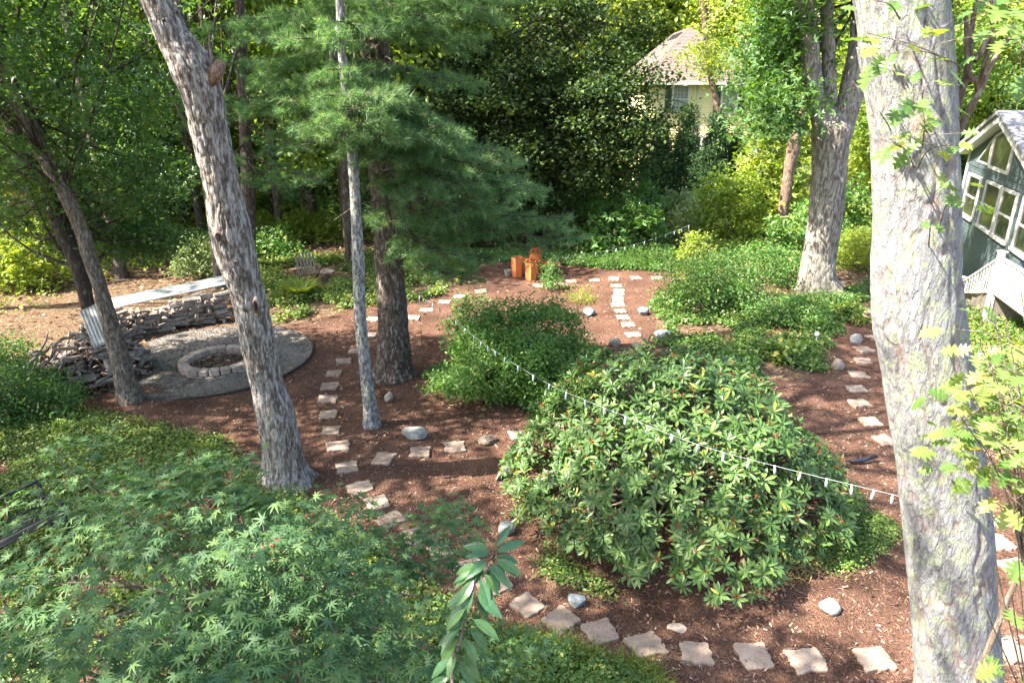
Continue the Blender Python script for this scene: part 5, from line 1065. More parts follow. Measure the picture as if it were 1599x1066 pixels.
rock(966, 584, .42, .3, .26, 'rock_blue', 'blue-grey rock half hidden behind the rhododendron top', 0, 0, 11)
rock(901, 942, .26, .24, .2, 'rock_blue', 'angular blue-grey rock above the front row of stones', -.3, 0, 12)
rock(1056, 983, .25, .19, .12, 'rock_tan', 'low smooth tan rock just above the front row', -.1, 0, 13)
rock(1295, 952, .27, .24, .22, 'rock_grey', 'lone grey rock in the mulch near the huge trunk', .3, 0, 14)
rock(1337, 533, .34, .28, .3, 'rock_grey', 'round pale rock at the top of the right hand path', 0, 0, 15)
rock(1307, 575, .38, .24, .38, 'rock_tan', 'angular pale rock standing behind the rhododendron by the right hand path', .3, -.25, 16)
rock(1530, 985, .3, .28, .2, 'rock_grey', 'flat rock at the far side of the huge trunk', .3, 0, 17)

# ------------------------------------------------------------------ fire ring
fc = G(343, 573); fc[2] = GZ - .07; fr_ = empty('fire_pit', fc, 'round fire pit of tan blocks on the gravel', 'fire pit')
def block_mesh(R0, dep, hgt, nb, seed):
    g = np.random.default_rng(seed); a = math.pi / nb * .955; mb = MB(); n = 4; V = []; F = []
    out = [(R0 + (.018 if k in (1, 2) else 0)) for k in range(n)]
    bm = bmesh.new(); ring = []
    pts_ = [(R0 * math.cos(-a * .93), R0 * math.sin(-a * .93)), ((R0 + .015) * math.cos(-a * .5), (R0 + .015) * math.sin(-a * .5)), ((R0 + .015) * math.cos(a * .5), (R0 + .015) * math.sin(a * .5)), (R0 * math.cos(a * .93), R0 * math.sin(a * .93)), ((R0 - dep) * math.cos(a), (R0 - dep) * math.sin(a)), ((R0 - dep) * math.cos(-a), (R0 - dep) * math.sin(-a))]
    vs = [bm.verts.new((x + g.normal() * .003, y + g.normal() * .003, 0)) for x, y in pts_]; f = bm.faces.new(vs); r_ = bmesh.ops.extrude_face_region(bm, geom=[f]); 
    for v in r_['geom']:
        if isinstance(v, bmesh.types.BMVert): v.co.z += hgt
    bmesh.ops.recalc_face_normals(bm, faces=bm.faces); bmesh.ops.bevel(bm, geom=list(bm.edges), offset=.012, segments=1, affect='EDGES')
    me = bpy.data.meshes.new('block'); bm.to_mesh(me); bm.free(); me.materials.append(M['block']); return me
nb = 22; bmsh = [block_mesh(.86, .2, .135, nb, s) for s in range(4)]
for lay in range(2):
    for k in range(nb):
        o = obj('block', bmsh[rng.integers(4)], fr_, (0, 0, -.03 + lay * .139)); o.rotation_euler = (rng.normal() * .008, rng.normal() * .008, (k + .5 * lay) / nb * 2 * math.pi + rng.normal() * .006)
V = [(0, 0, .1)]; n = 28
for r_ in (.25, .5, .67):
    for k in range(n): t = k / n * 2 * math.pi; V.append((r_ * math.cos(t), r_ * math.sin(t), .06 + .07 * rng.random() - .04 * (r_ > .6)))
F3 = [(0, 1 + k, 1 + (k + 1) % n) for k in range(n)]; F4 = [(1 + l * n + k, 1 + (l + 1) * n + k, 1 + (l + 1) * n + (k + 1) % n, 1 + l * n + (k + 1) % n) for l in range(2) for k in range(n)]
obj('ash_bed', np_mesh('ash_bed', V, [np.array(F3), np.array(F4)], M['ash'], None, True), fr_)
m = 420; a = rng.random(m) * 6.28; q = np.sqrt(rng.random(m)) * .6; obj('charred_bits', leaf_mesh('charred_bits', chip, np.stack([q * np.cos(a), q * np.sin(a), .12 + rng.random(m) * .03], 1), frames(rng.normal(size=(m, 3)) * .4 + np.array([0, 0, 1.])), rng.uniform(.03, .12, m), M['chip']), fr_)['kind'] = 'stuff'

# ------------------------------------------------------------------ firewood
def log_mesh(L, wdt, th, seed, round_=False):
    g = np.random.default_rng(seed); n = 8 if round_ else 5; m = 4; V = []; F = []
    prof = []
    for k in range(n): a = k / n * 2 * math.pi + (.3 * g.normal() if not round_ else 0); prof.append((math.cos(a) * wdt / 2 * g.uniform(.8, 1.1), math.sin(a) * th / 2 * g.uniform(.8, 1.1)))
    for i in range(m):
        x = -L / 2 + L * i / (m - 1); s = 1 + .08 * g.normal(); dy, dz = g.normal() * .006, g.normal() * .006
        for y, z in prof: V.append((x + g.normal() * .006, y * s + dy, z * s + dz))
    F4 = [(i * n + k, (i + 1) * n + k, (i + 1) * n + (k + 1) % n, i * n + (k + 1) % n) for i in range(m - 1) for k in range(n)]
    caps = np.array([list(range(n)), list(range((m - 1) * n, m * n))[::-1]])
    return np_mesh('firewood_log', V, [np.array(F4)[:, ::-1], caps[:, ::-1]], [M['log'] if seed % 3 else M['logcut']], None, False)
lm = [log_mesh(rng.uniform(.34, .46), rng.uniform(.12, .17), rng.uniform(.07, .11), s) for s in range(14)] + [log_mesh(.42, .1, .1, 40 + s, True) for s in range(4)]
A_, B_ = G(364, 500), G(192, 532); mid = (A_ + B_) / 2; dirw = unit(B_ - A_); nrm = np.array([-dirw[1], dirw[0], 0]); nrm = nrm if nrm[1] > 0 else -nrm; bow = .22
LW = np.linalg.norm((B_ - A_)[:2]); cnt = 0
for dep in range(2):
    z = .05
    while z < (.86 if dep == 0 else .8):
        x = rng.uniform(0, .2); rowh = rng.uniform(.09, .12)
        while x < LW + .1:
            ln = rng.uniform(.27, .46); f = (x + ln / 2) / LW; arc = -bow * (1 - (2 * f - 1) ** 2) * -1
            if z > .72 + .1 * math.sin(f * 7) + .1 * rng.random(): x += ln; continue
            c = A_ + dirw * (x + ln / 2) + nrm * (arc + dep * .2 + rng.normal() * .035)
            o = obj('firewood_log', lm[rng.integers(len(lm))], None, (c[0], c[1], GZ - .02 + z + rng.normal() * .012)); o.rotation_euler = (rng.uniform(0, 6.28), rng.normal() * .1, math.atan2(dirw[1], dirw[0]) + rng.normal() * .14 + (math.pi / 2 if rng.random() < .3 else 0)); o.scale = (ln / .4, rng.uniform(1, 1.35), rng.uniform(1, 1.35))
            tag(o, 'weathered split log in the neat stacked wall behind the gravel circle', 'log', 'split logs stacked in the wall behind the gravel'); cnt += 1; x += ln * .97
        z += rowh
# heap behind the slanting trunk
hc = G(150, 600); k = 0
for _ in range(400):
    if k >= 165: break
    a = rng.random() * 6.28; q = math.sqrt(rng.random()); x = math.cos(a) * q * .95 - .1; y = math.sin(a) * q * 1.15 + .1; hmax = 1.3 * (1 - q ** 1.6) + .1 ; z = hmax * rng.uniform(.55, 1.0)
    p = hc + np.array([x - .1, y + .45, 0]); 
    o = obj('firewood_log', lm[rng.integers(len(lm))], None, (p[0], p[1], float(terrain(p[0], p[1])) + max(.06, z))); o.rotation_euler = (rng.uniform(0, 6.28), rng.normal() * .35, rng.normal() * .9 + .5); s = rng.uniform(.8, 1.1); o.scale = (s, s * .9, s * .9)
    tag(o, 'grey split log tossed on the loose heap behind the slanting trunk', 'log', 'loose split logs heaped behind the slanting trunk'); k += 1
# heart of the heap: broken bark and chips
n = 2600; a = rng.random(n) * 6.28; q = np.sqrt(rng.random(n)); pos = np.stack([hc[0] - .5 + 1.45 * q * np.cos(a), hc[1] + .45 + 1.2 * q * np.sin(a), np.zeros(n)], 1); pos[:, 2] = terrain(pos[:, 0], pos[:, 1]) + .75 * (1 - q ** 1.6) * rng.random(n)
tag(obj('bark_debris', leaf_mesh('bark_debris', chip, pos, frames(rng.normal(size=(n, 3))), rng.uniform(.06, .2, n), M['chip'])), 'broken bark and chips filling the wood heap', 'bark', kind='stuff')
# brush pile of branches and round wood to the left
st_m = []
for s in range(8):
    g = np.random.default_rng(200 + s); L = g.uniform(.7, 1.4); pts_ = [(-L / 2, 0, 0), (-L / 6, g.normal() * .06, g.normal() * .05), (L / 6, g.normal() * .07, g.normal() * .05), (L / 2, g.normal() * .08, 0)]
    V, F = tube(catmull(pts_, 9), np.linspace(g.uniform(.03, .055), .016, 9), 7); cap0 = np.array([list(range(7))[::-1], list(range(56, 63))]); st_m.append(np_mesh('cut_branch', V, [F, cap0], M['log'], None, True))
bc = G(98, 600)
for k in range(70):
    a = rng.random() * 6.28; q = math.sqrt(rng.random()); p = bc + np.array([math.cos(a) * q * 1.15, math.sin(a) * q * .7 + .35, 0]); z = .1 + .95 * (1 - q ** 1.5) * rng.uniform(.3, 1)
    o = obj('cut_branch', st_m[rng.integers(8)], None, (p[0], p[1], float(terrain(p[0], p[1])) + z)); o.rotation_euler = (rng.uniform(0, 6.28), rng.normal() * .35 - .25, rng.normal() * .35 + 1.35); o.scale = (.72, 1, 1)
    tag(o, 'crooked cut branch in the brush pile left of the split logs', 'branch', 'cut branches in the brush pile')
for (px, py, z, rz, ry) in ((92, 610, .12, .7, 0), (50, 575, .08, .9, 0), (30, 590, .06, .75, 0), (95, 655 - 40, .07, -.9, 0)):
    p = G(px, py); o = obj('cut_branch', st_m[rng.integers(8)], None, (p[0], p[1], p[2] + z)); o.rotation_euler = (0, ry, rz); tag(o, 'stray branch sticking out of the brush pile near the left shrub', 'branch', 'stray branches beside the brush pile')
# corrugated sheets
def corrugated(name, L, W, waves, amp, M4, label):
    nx, ny = 10, waves * 6 + 1; V = [(L * (i / (nx - 1) - .5), W * (j / (ny - 1) - .5), amp * math.sin(j / 6 * 2 * math.pi)) for i in range(nx) for j in range(ny)]; F = [(i * ny + j, (i + 1) * ny + j, (i + 1) * ny + j + 1, i * ny + j + 1) for i in range(nx - 1) for j in range(ny - 1)]
    o = obj(name, np_mesh(name, V, np.array(F), M['tin'], None, True)); sd = o.modifiers.new('thick', 'SOLIDIFY'); sd.thickness = .004; o.matrix_world = M4; return tag(o, label, 'roofing sheet')
def basis(c, x, n_):
    x = unit(np.array(x)); n_ = np.array(n_); n_ = unit(n_ - x * n_.dot(x)); y = np.cross(n_, x); return Matrix([[x[i], y[i], n_[i], c[i]] for i in range(3)] + [[0, 0, 0, 1]])
c0, c1 = P(172, 474, 17.35), P(366, 434, 19.4); cc = (c0 + c1) / 2
corrugated('corrugated_sheet', np.linalg.norm(c1 - c0),   .8, 5, .03, basis(cc, c1 - c0, (0.0, -.12, 1)), 'long corrugated metal sheet laid over the stacked log wall')
p0, p1 = P(139, 479, YD + 1.0), P(163, 538, YD + .45)
corrugated('corrugated_sheet', np.linalg.norm(p1 - p0), .42, 6, .006, basis((p0 + p1) / 2, p1 - p0, (-.1, -.55, .8)), 'short corrugated sheet sloping down the heap against the slanting trunk')

# ------------------------------------------------------------------ planters and pots
def planter(px, py, w0, w1, h, label, flowers):
    p = G(px, py); r = empty('planter', p, label, 'planter', None, rng.uniform(-.2, .5)); mb = MB(); n = 6; rings = [(w0, 0), (w1, h), (w1 * .86, h), (w1 * .82, h - .06)]; V = []
    for w_, z in rings: V += [(w_ * math.cos(k * math.pi / 3), w_ * math.sin(k * math.pi / 3), z) for k in range(n)]
    F = [tuple(range(n))[::-1]] + [(l * n + k, l * n + (k + 1) % n, (l + 1) * n + (k + 1) % n, (l + 1) * n + k) for l in range(3) for k in range(n)]; mb.add(V, F); mb.build('planter_body', M['terra'], r)
    mb = MB(); mb.add([(w1 * .83 * math.cos(k * math.pi / 3), w1 * .83 * math.sin(k * math.pi / 3), h - .055) for k in range(n)], [tuple(range(n))]); mb.build('soil', M['soil'], r)
    if flowers:
        m = 260; q = rng.normal(size=(m, 3)) * np.array([w1 * .5, w1 * .5, .06]) + np.array([0, 0, h + .06]); obj('flowers', leaf_mesh('flowers', DIAW, q, frames(rng.normal(size=(m, 3)) * .6 + np.array([0, 0, 1.])), .05, M['flower']), r)['kind'] = 'stuff'
        q = rng.normal(size=(m, 3)) * np.array([w1 * .55, w1 * .55, .05]) + np.array([0, 0, h]); obj('foliage', leaf_mesh('foliage', DIAW, q, frames(rng.normal(size=(m, 3)) * .6 + np.array([0, 0, 1.])), .06, M['oakdark']), r)['kind'] = 'stuff'
planter(808, 431, .2, .235, .68, 'tall six-sided terracotta planter, leftmost of the three', False)
planter(829, 436, .21, .23, .6, 'six-sided terracotta planter with red flowers, front one of the pair', True)
planter(836, 424, .2, .22, .7, 'six-sided terracotta planter with orange flowers, behind its twin', True)
def pot(px, py, r0, h, mat, label, fl):
    p = G(px, py); r = empty('plant_pot', p, label, 'pot'); V = []; n = 20
    for r_, z in ((r0 * .75, 0), (r0 * .95, h * .85), (r0 * 1.05, h * .85), (r0 * 1.05, h), (r0 * .9, h), (r0 * .85, h * .8)): V += [(r_ * math.cos(k / n * 6.2832), r_ * math.sin(k / n * 6.2832), z) for k in range(n)]
    mb = MB(); mb.add(V, [tuple(range(n))[::-1]] + [(l * n + k, l * n + (k + 1) % n, (l + 1) * n + (k + 1) % n, (l + 1) * n + k) for l in range(5) for k in range(n)]); mb.build('pot_body', M[mat], r)
    mb = MB(); mb.add([(r0 * .86 * math.cos(k / n * 6.2832), r0 * .86 * math.sin(k / n * 6.2832), h * .82) for k in range(n)], [tuple(range(n))]); mb.build('soil', M['soil'], r)
    if fl:
        m = 180; q = rng.normal(size=(m, 3)) * np.array([r0 * .8, r0 * .8, .05]) + np.array([0, 0, h + .12]); obj('flowers', leaf_mesh('flowers', DIAW, q, frames(rng.normal(size=(m, 3)) * .6 + np.array([0, 0, 1.])), .06, M['flower']), r)['kind'] = 'stuff'
        q = rng.normal(size=(m * 2, 3)) * np.array([r0, r0, .09]) + np.array([0, 0, h + .02]); obj('foliage', leaf_mesh('foliage', DIAW, q, frames(rng.normal(size=(m * 2, 3)) * .6 + np.array([0, 0, 1.])), .07, M['shrub']), r)['kind'] = 'stuff'
pot(793, 431, .13, .22, 'potgrey', 'small empty grey pot left of the terracotta planters', False)
pot(856, 428, .17, .25, 'iron', 'dark pot of orange-red flowers right of the planters', True)
pot(1078, 412, .12, .2, 'terra', 'little orange pot under the shrubs at the right end of the back path', False)

# ------------------------------------------------------------------ string lights
def light_string(name, pts_, bulbs, bl, label, posts=()):
    base = pts_[0].copy(); r = empty(name, base, label, 'string lights'); C = catmull(pts_, 50) - base; V, F = tube(C, .0018, 5); obj('wire', np_mesh('wire', V, F, M['wire'], None, True), r)
    mb = MB(); mb.tube([(0, 0, 0), (0, 0, -.03)], [.011, .009], 8); sk = mb.mesh('socket', M['socket'], True); mb = MB(); mb.tube([(0, 0, -.03), (0, 0, -.045), (0, 0, -.03 - bl * .8), (0, 0, -.03 - bl)], [.01, .016, .015, .005], 8); bk = mb.mesh('bulb', M['bulb'], True)
    for f in bulbs:
        x = f * 49; i = min(48, int(x)); c = C[i] + (C[i + 1] - C[i]) * (x - i); ti = (rng.normal() * .12, rng.normal() * .12, 0)
        o = obj('bulb', bk, r, c); o.rotation_euler = ti; s_ = obj('socket', sk, r, c); s_.rotation_euler = ti
    for q in posts:
        q = np.array(q); mb = MB(); mb.tube([q - base, np.array([q[0] - base[0], q[1] - base[1], float(terrain(q[0], q[1])) - base[2] - .05])], [.006, .007], 6); mb.build('stake', M['greywood'], r, True)
def PZ(px, py, zc): 
    return P(px, py, zc * ray(px, py)[1])
main = [PZ(655, 462, 16.6), PZ(692, 484, 15.4), PZ(740, 525, 13.9), PZ(780, 553, 12.8), PZ(858, 600, 10.7), PZ(960, 643, 9.1), PZ(1090, 694, 8.0), PZ(1230, 732, 7.35), PZ(1366, 765, 6.9), PZ(1450, 785, 6.65), PZ(1540, 803, 6.45), PZ(1599, 812, 6.2), PZ(1700, 830, 5.9)]
light_string('string_lights', main, np.linspace(.0, 1, 43), .085, 'string of clear hanging bulbs crossing over the rounded shrub and the rhododendron', (main[0], main[-1]))
back = [PZ(640, 388, 24.5), PZ(700, 398, 24.5), PZ(780, 404, 24.6), PZ(857, 403, 24.8), PZ(895, 400, 24.8), PZ(948, 391, 24.8), PZ(990, 382, 24.7), PZ(1040, 366, 24.6), PZ(1076, 352, 24.4)]
light_string('string_lights', back, np.linspace(0, 1, 25), .11, 'string of bulbs strung low behind the back row of stepping stones', (back[3], back[-1]))

# ------------------------------------------------------------------ chair, bench, bits
p = G(484, 441); cz = empty('garden_chair', p, 'weathered slatted garden chair in the ground cover behind the thick trunks', 'chair', None, .45)
def bars(name, a, b, w_, t_, mat, par, up=(0, 0, 1)): mb = MB(); mb.bar(a, b, w_, t_, up, .004); return mb.build(name, M[mat], par)
for k in range(6): x = -.25 + k * .1; bars('seat_slat', (x, -.25, .36), (x, .25, .27), .07, .02, 'greywood', cz)
for k in range(6): x = -.25 + k * .1; bars('back_slat', (x, .25, .25), (x * 1.15, .62, .95 - .05 * abs(k - 2.5)), .07, .02, 'greywood', cz, (0, -1, .3))
for s in (-1, 1):
    bars('armrest', (s * .34, -.3, .55), (s * .34, .4, .53), .1, .022, 'greywood', cz); bars('leg', (s * .3, -.24, 0), (s * .3, -.24, .54), .05, .03, 'greywood', cz, (0, 1, 0)); bars('leg', (s * .29, -.25, .34), (s * .29, .55, .02), .09, .025, 'greywood', cz)
tb = empty('side_table', G(512, 438), 'small round grey stone-like table right of the slatted chair', 'table'); mb = MB(); mb.tube([(0, 0, .3), (0, 0, .34)], [.24, .24], 16); mb.build('table_top', M['rock_tan'], tb); mb = MB(); mb.tube([(0, 0, 0), (0, 0, .3)], [.1, .06], 10); mb.build('pedestal', M['rock_dark'], tb)
e2 = P(76, 800, 8.3); dL = unit(np.array([.46, .89, 0])); 
bz = float(terrain(-6.8, 7.7)); bn = empty('garden_bench', (e2[0] - dL[0] * .75, e2[1] - dL[1] * .75, bz), 'dark slatted metal bench at the left edge below the ground cover', 'bench', None, math.atan2(dL[1], dL[0]))
for k in range(7): y = .03 + k * .062; bars('seat_slat', (-.75, -y, .44), (.75, -y, .44), .045, .018, 'greywood' if k % 3 == 1 else 'iron', bn)
for s in (-.74, .74):
    bars('leg', (s, -.02, 0), (s, .03, .85), .04, .04, 'iron', bn, (0, 1, 0)); bars('leg', (s, -.44, 0), (s, -.44, .64), .04, .04, 'iron', bn, (0, 1, 0)); bars('armrest', (s, -.46, .64), (s, .02, .64), .05, .025, 'iron', bn)
bars('top_rail', (-.75, .04, .86), (.75, .04, .86), .04, .035, 'iron', bn); bars('lower_rail', (-.75, .0, .52), (.75, .0, .52), .03, .03, 'iron', bn)
for k in range(15): x = -.66 + k * .094; bars('back_spindle', (x, .0, .52), (x, .04, .85), .016, .012, 'iron', bn, (0, 1, 0))
o = obj('drain_pipe', None) if False else None
mb = MB(); mb.tube([(0, 0, .05), (.25, .02, .06), (.5, .1, .09)], [.03, .03, .026], 12); p = G(1326, 724); o = mb.build('black_pipe', M['blue'], None, True, p); tag(o, 'short dark blue pipe poking out at the right side of the rhododendron', 'pipe')
for (px, py, lb) in ((1312, 457, 'tiny white garden light at the right of the forked trunk'), (1273, 540, 'tiny white garden light on the mound above the rhododendron')):
    p = G(px, py); r = empty('garden_light', p, lb, 'garden light'); mb = MB(); mb.tube([(0, 0, -.02), (0, 0, .25)], [.012, .012], 6); mb.build('stake', M['white'], r); mb = MB(); mb.tube([(0, 0, .25), (0, 0, .29), (0, 0, .36), (0, 0, .38)], [.03, .06, .05, .01], 10); mb.build('lamp_head', M['white'], r, True)
mb = MB(); mb.tube([(-.3, .1, .03), (0, 0, .06), (.2, .15, .03), (.45, .05, .05)], [.006, .012, .01, .004], 5); o = mb.build('fallen_twig', M['twig'], None, True, G(1020, 1045)); tag(o, 'thin bare twig lying below the front row of stones', 'twig')

# ------------------------------------------------------------------ yellow house
HY = 45.0; hx0, hx1 = 8.25, 15.6; EZ = 6.55; zg = float(terrain(11, HY))
yh = empty('yellow_house', (hx0, HY, 0), 'yellow clapboard house with hipped roof and dark shutters behind the yews', 'house')
def rel(v): return (v[0] - hx0, v[1] - HY, v[2])
mb = MB(); mb.box(rel(((hx0 + hx1) / 2, HY + 6.06, 3.2)), (hx1 - hx0, 12, 6.9)); mb.box(rel((hx1 + .9, HY + 6.56, 3.1)), (1.9, 10, 6.3)); mb.build('wall', M['cream'], yh)
mb = MB()
for k in range(56):
    z = .4 + k * .15
    if z > EZ - .15: break
    mb.box(rel(((hx0 + hx1) / 2, HY + .045, z)), (hx1 - hx0 + .03, .03, .135), Matrix.Rotation(-.22, 3, 'X')); mb.box(rel((hx0 - .005, HY + 6, z)), (.03, 12, .135), Matrix.Rotation(.22, 3, 'Y')); mb.box(rel((hx1 + .95, HY + 1.54, z)), (1.9, .03, .102), Matrix.Rotation(-.13, 3, 'X')) if z < 6.1 else None
o = mb.build('clapboards', M['cream'], yh); o['kind'] = 'stuff'
ov = .45; c = [(hx0 - ov, HY - ov), (hx1 + ov, HY - ov), (hx1 + ov, HY + 12 + ov), (hx0 - ov, HY + 12 + ov)]; a1 = (11.75, HY + 4.2, 10.05); a2 = (11.75, HY + 9.2, 10.05)
E_ = [rel((x, y, EZ)) for x, y in c] + [rel(a1), rel(a2)]; mb = MB(); mb.add(E_, [(0, 1, 4), (1, 2, 5, 4), (2, 3, 5), (3, 0, 4, 5), (0, 3, 2, 1)]); rf = mb.build('roof', M['roofb'], yh)
# shingle courses as thin raised strips
mb = MB()
def courses(pa, pb, pc, pd, n):
    """strips between the eave edge pa-pb and the upper edge pd-pc"""
    pa, pb, pc, pd = [np.array(rel(v)) for v in (pa, pb, pc, pd)]; nn = np.cross(pb - pa, pd - pa); nn = nn / np.linalg.norm(nn); nn = nn if nn[2] > 0 else -nn
    for k in range(n):
        f0, f1 = k / n, (k + 1.0) / n; v = [pa + (pd - pa) * f0 + nn * .035, pb + (pc - pb) * f0 + nn * .035, pb + (pc - pb) * f1 + nn * .012, pa + (pd - pa) * f1 + nn * .012]; lo = [pa + (pd - pa) * f0 + nn * .005, pb + (pc - pb) * f0 + nn * .005]
        mb.add(v + lo, [(0, 1, 2, 3), (4, 5, 1, 0)])
courses((*c[0], EZ), (*c[1], EZ), a1, a1, 38); courses((*c[3], EZ), (*c[0], EZ), a1, a2, 38)
o = mb.build('shingles', M['roofb'], rf); o['kind'] = 'stuff'
mb = MB(); mb.bar(rel((hx0 - ov, HY - ov - .03, EZ - .02)), rel((hx1 + ov, HY - ov - .03, EZ - .02)), .12, .14); mb.bar(rel((hx0 - ov - .03, HY - ov, EZ - .02)), rel((hx0 - ov - .03, HY + 12, EZ - .02)), .12, .14); mb.build('gutter', M['white'], yh)
mb = MB(); mb.bar(rel((hx0, HY, EZ)), rel((a1[0] - .05, a1[1], a1[2] + .03)), .01, .01); 
for k in range(4):      # dark roof vents high on the left slope
    f = .2 + k * .2; b_ = np.array(rel((hx0 + (11.75 - hx0) * .84, HY + 4.3 + f * 3.9, EZ + 3.5 * .86 + .05))); ms = MB(); ms.box(b_, (.55, .3, .1), Matrix.Rotation(-.78, 3, 'Y')); ms.build('roof_vent', M['iron'], rf)
def house_window(x, z, w_, h_, y, shut=(1, 1)):
    wn = MB(); t = .1
    for s in (-1, 1): wn.box(rel((x + s * (w_ / 2 + t / 2), y - .03, z)), (t, .1, h_ + 2 * t)); wn.box(rel((x, y - .035, z + s * (h_ / 2 + t / 2))), (w_, .1, t))
    wn.box(rel((x, y - .02, z)), (w_, .06, .06)); f = wn.build('window', M['white'], yh)
    for s in (-1, 1):
        g = MB(); g.box(rel((x, y + .0, z + s * h_ / 4)), (w_, .02, h_ / 2 - .04)); g.build('pane', M['curtain'], f)
        b2 = MB()
        for k in (-1, 0, 1): b2.box(rel((x + k * w_ / 4, y - .018, z + s * h_ / 4)), (.016, .015, h_ / 2 - .05))
        b2.box(rel((x, y - .022, z + s * h_ / 4)), (w_, .015, .016)); b2.build('muntins', M['white'], f)
    for s, on in zip((-1, 1), shut):
        if on: m2 = MB(); m2.box(rel((x + s * (w_ / 2 + .12 + .2), y - .02, z)), (.36, .05, h_ + .1), None, .008); m2.build('shutter', M['shutter'], yh)
house_window(10.45, 5.62, .88, 1.5, HY, (1, 0)); house_window(13.5, 5.62, .88, 1.5, HY, (1, 1)); house_window(16.4, 2.9, .7, 1.5, HY + 1.5, (1, 1)); house_window(12.5, 2.6, .9, 1.5, HY, (1, 1))
for x in (hx0 + .05, 11.55, hx1 - .05): m2 = MB(); m2.box(rel((x, HY + .0, 3.3)), (.1, .1, 6.3)); m2.build('corner_board', M['white'], yh)
m2 = MB(); m2.tube([rel((11.3, HY - .02, .2)), rel((11.3, HY - .02, 6.4))], [.045, .045], 8); m2.build('downpipe', M['cream'], yh)

# ------------------------------------------------------------------ green house at the right edge
K = 1.13; base0 = np.array([14.6 * K, 22.4 * K]); wd = unit(np.array([-.354, -.935])); wn_ = np.array([-.935, .354])       # wall runs from far corner towards the camera; wn_ points to the garden
def WP(px, py):
    u, b, c = ray(px, py); A = np.array([[u, -wd[0]], [b, -wd[1]]]); s, t = np.linalg.solve(A, base0); return t, CAM_H + c * s
def W3(t, z, off=0.): q = base0 + wd * t + wn_ * off; return np.array([q[0], q[1], z])
gh = empty('green_house', (base0[0], base0[1], 0), 'grey-green clapboard house gable with white windows at the right edge', 'house'); OG = np.array([base0[0], base0[1], 0.])
pk = WP(1581, 180); lf = WP(1497, 245); t_l = WP(1503, 300)[0]; HW = pk[0] - t_l; t_r = pk[0] + HW; ez = lf[1]; slope = (pk[1] - lf[1]) / (pk[0] - lf[0])
def wpoly(mb, pts_, off0, off1):
    n = len(pts_); a = [W3(t, z, off1) - OG for t, z in pts_]; b = [W3(t, z, off0) - OG for t, z in pts_]; mb.add(a + b, [tuple(range(n)), tuple(range(n, 2 * n))[::-1]] + [(k, n + k, n + (k + 1) % n, (k + 1) % n) for k in range(n)])
top = lambda t: pk[1] - abs(t - pk[0]) * slope
mb = MB(); wpoly(mb, [(t_l, -.2), (t_r, -.2), (t_r, top(t_r)), (pk[0], pk[1] - .02), (t_l, top(t_l))], -6, 0); mb.build('wall', M['teal2'], gh)
wins = []
def pxw(xl, xr, yt, yb):   # window from picture measures of its left edge and right edge on the wall
    a = WP(xl, (yt + yb) / 2)[0]; b = WP(xr, (yt + yb) / 2 + 4)[0]; zt = WP((xl + xr) / 2, yt)[1]; zb = WP((xl + xr) / 2, yb)[1]; return a, b, zb, zt
w1 = pxw(1508, 1526, 276, 344); w2 = pxw(1535, 1557, 287, 362); w3 = pxw(1561, 1583, 295, 372); w4 = pxw(1594, 1618, 306, 385)
zt = np.mean([w1[3], w2[3], w3[3]]); zb = np.mean([w1[2], w2[2], w3[2]])
openings = [(w1[0], w1[1], zb, zt), (w2[0], w2[1], zb, zt), (w3[0], w3[1], zb, zt), (w4[0], w4[1], zb, zt)]
mb = None; z = .2; bh = .125; pent = [WP(1546, 258), WP(1594, 274), WP(1599, 243), WP(1577, 211), WP(1550, 230)]; zpb = (pent[0][1] + pent[1][1]) / 2
while z < pk[1]:
    tl = max(t_l, pk[0] - (pk[1] - z - .05) / slope) if z > top(t_l) - .1 else t_l; tr = t_r if z < top(t_l) - .1 else pk[0] + (pk[1] - z - .05) / slope
    segs = [(tl, tr)]
    cut = [(o_[0] - .1, o_[1] + .1) for o_ in openings if o_[2] - .1 < z < o_[3] + .1]
    for a, b in cut: segs = [s for sg in segs for s in ((sg[0], min(sg[1], a)), (max(sg[0], b), sg[1])) if s[1] - s[0] > .04]
    for a, b in segs:
        m2 = MB(); A1, B1 = W3(a, z, .012) - OG, W3(b, z, .012) - OG; x = unit(B1 - A1); nn = np.array([wn_[0], wn_[1], .1]); nn = unit(nn); y = np.cross(nn, x); m2.box((A1 + B1) / 2, (np.linalg.norm(B1 - A1), bh * 1.02, .018), np.stack([x, y, nn], 1)); m2.build('clapboard', M['teal'], gh)
    z += bh
def gwin(a, b, z0, z1, mid=True):
    m2 = MB(); t = .085
    wpoly(m2, [(a - t, z0 - t), (a, z0 - t), (a, z1 + t), (a - t, z1 + t)], 0, .07); wpoly(m2, [(b, z0 - t), (b + t, z0 - t), (b + t, z1 + t), (b, z1 + t)], 0, .07); wpoly(m2, [(a, z1), (b, z1), (b, z1 + t), (a, z1 + t)], 0, .066); wpoly(m2, [(a - t, z0 - t), (b + t, z0 - t), (b + t, z0), (a - t, z0)], .0, .11)
    if mid: wpoly(m2, [(a, (z0 + z1) / 2 - .03), (b, (z0 + z1) / 2 - .03), (b, (z0 + z1) / 2 + .03), (a, (z0 + z1) / 2 + .03)], 0, .05)
    f = m2.build('window', M['white'], gh)
    for (p0_, p1_) in (((z0, (z0 + z1) / 2 - .03)), (((z0 + z1) / 2 + .03), z1)): g = MB(); wpoly(g, [(a, p0_), (b, p0_), (b, p1_), (a, p1_)], .01, .03); g.build('pane', M['glass'], f)
for o_ in openings: gwin(*o_)
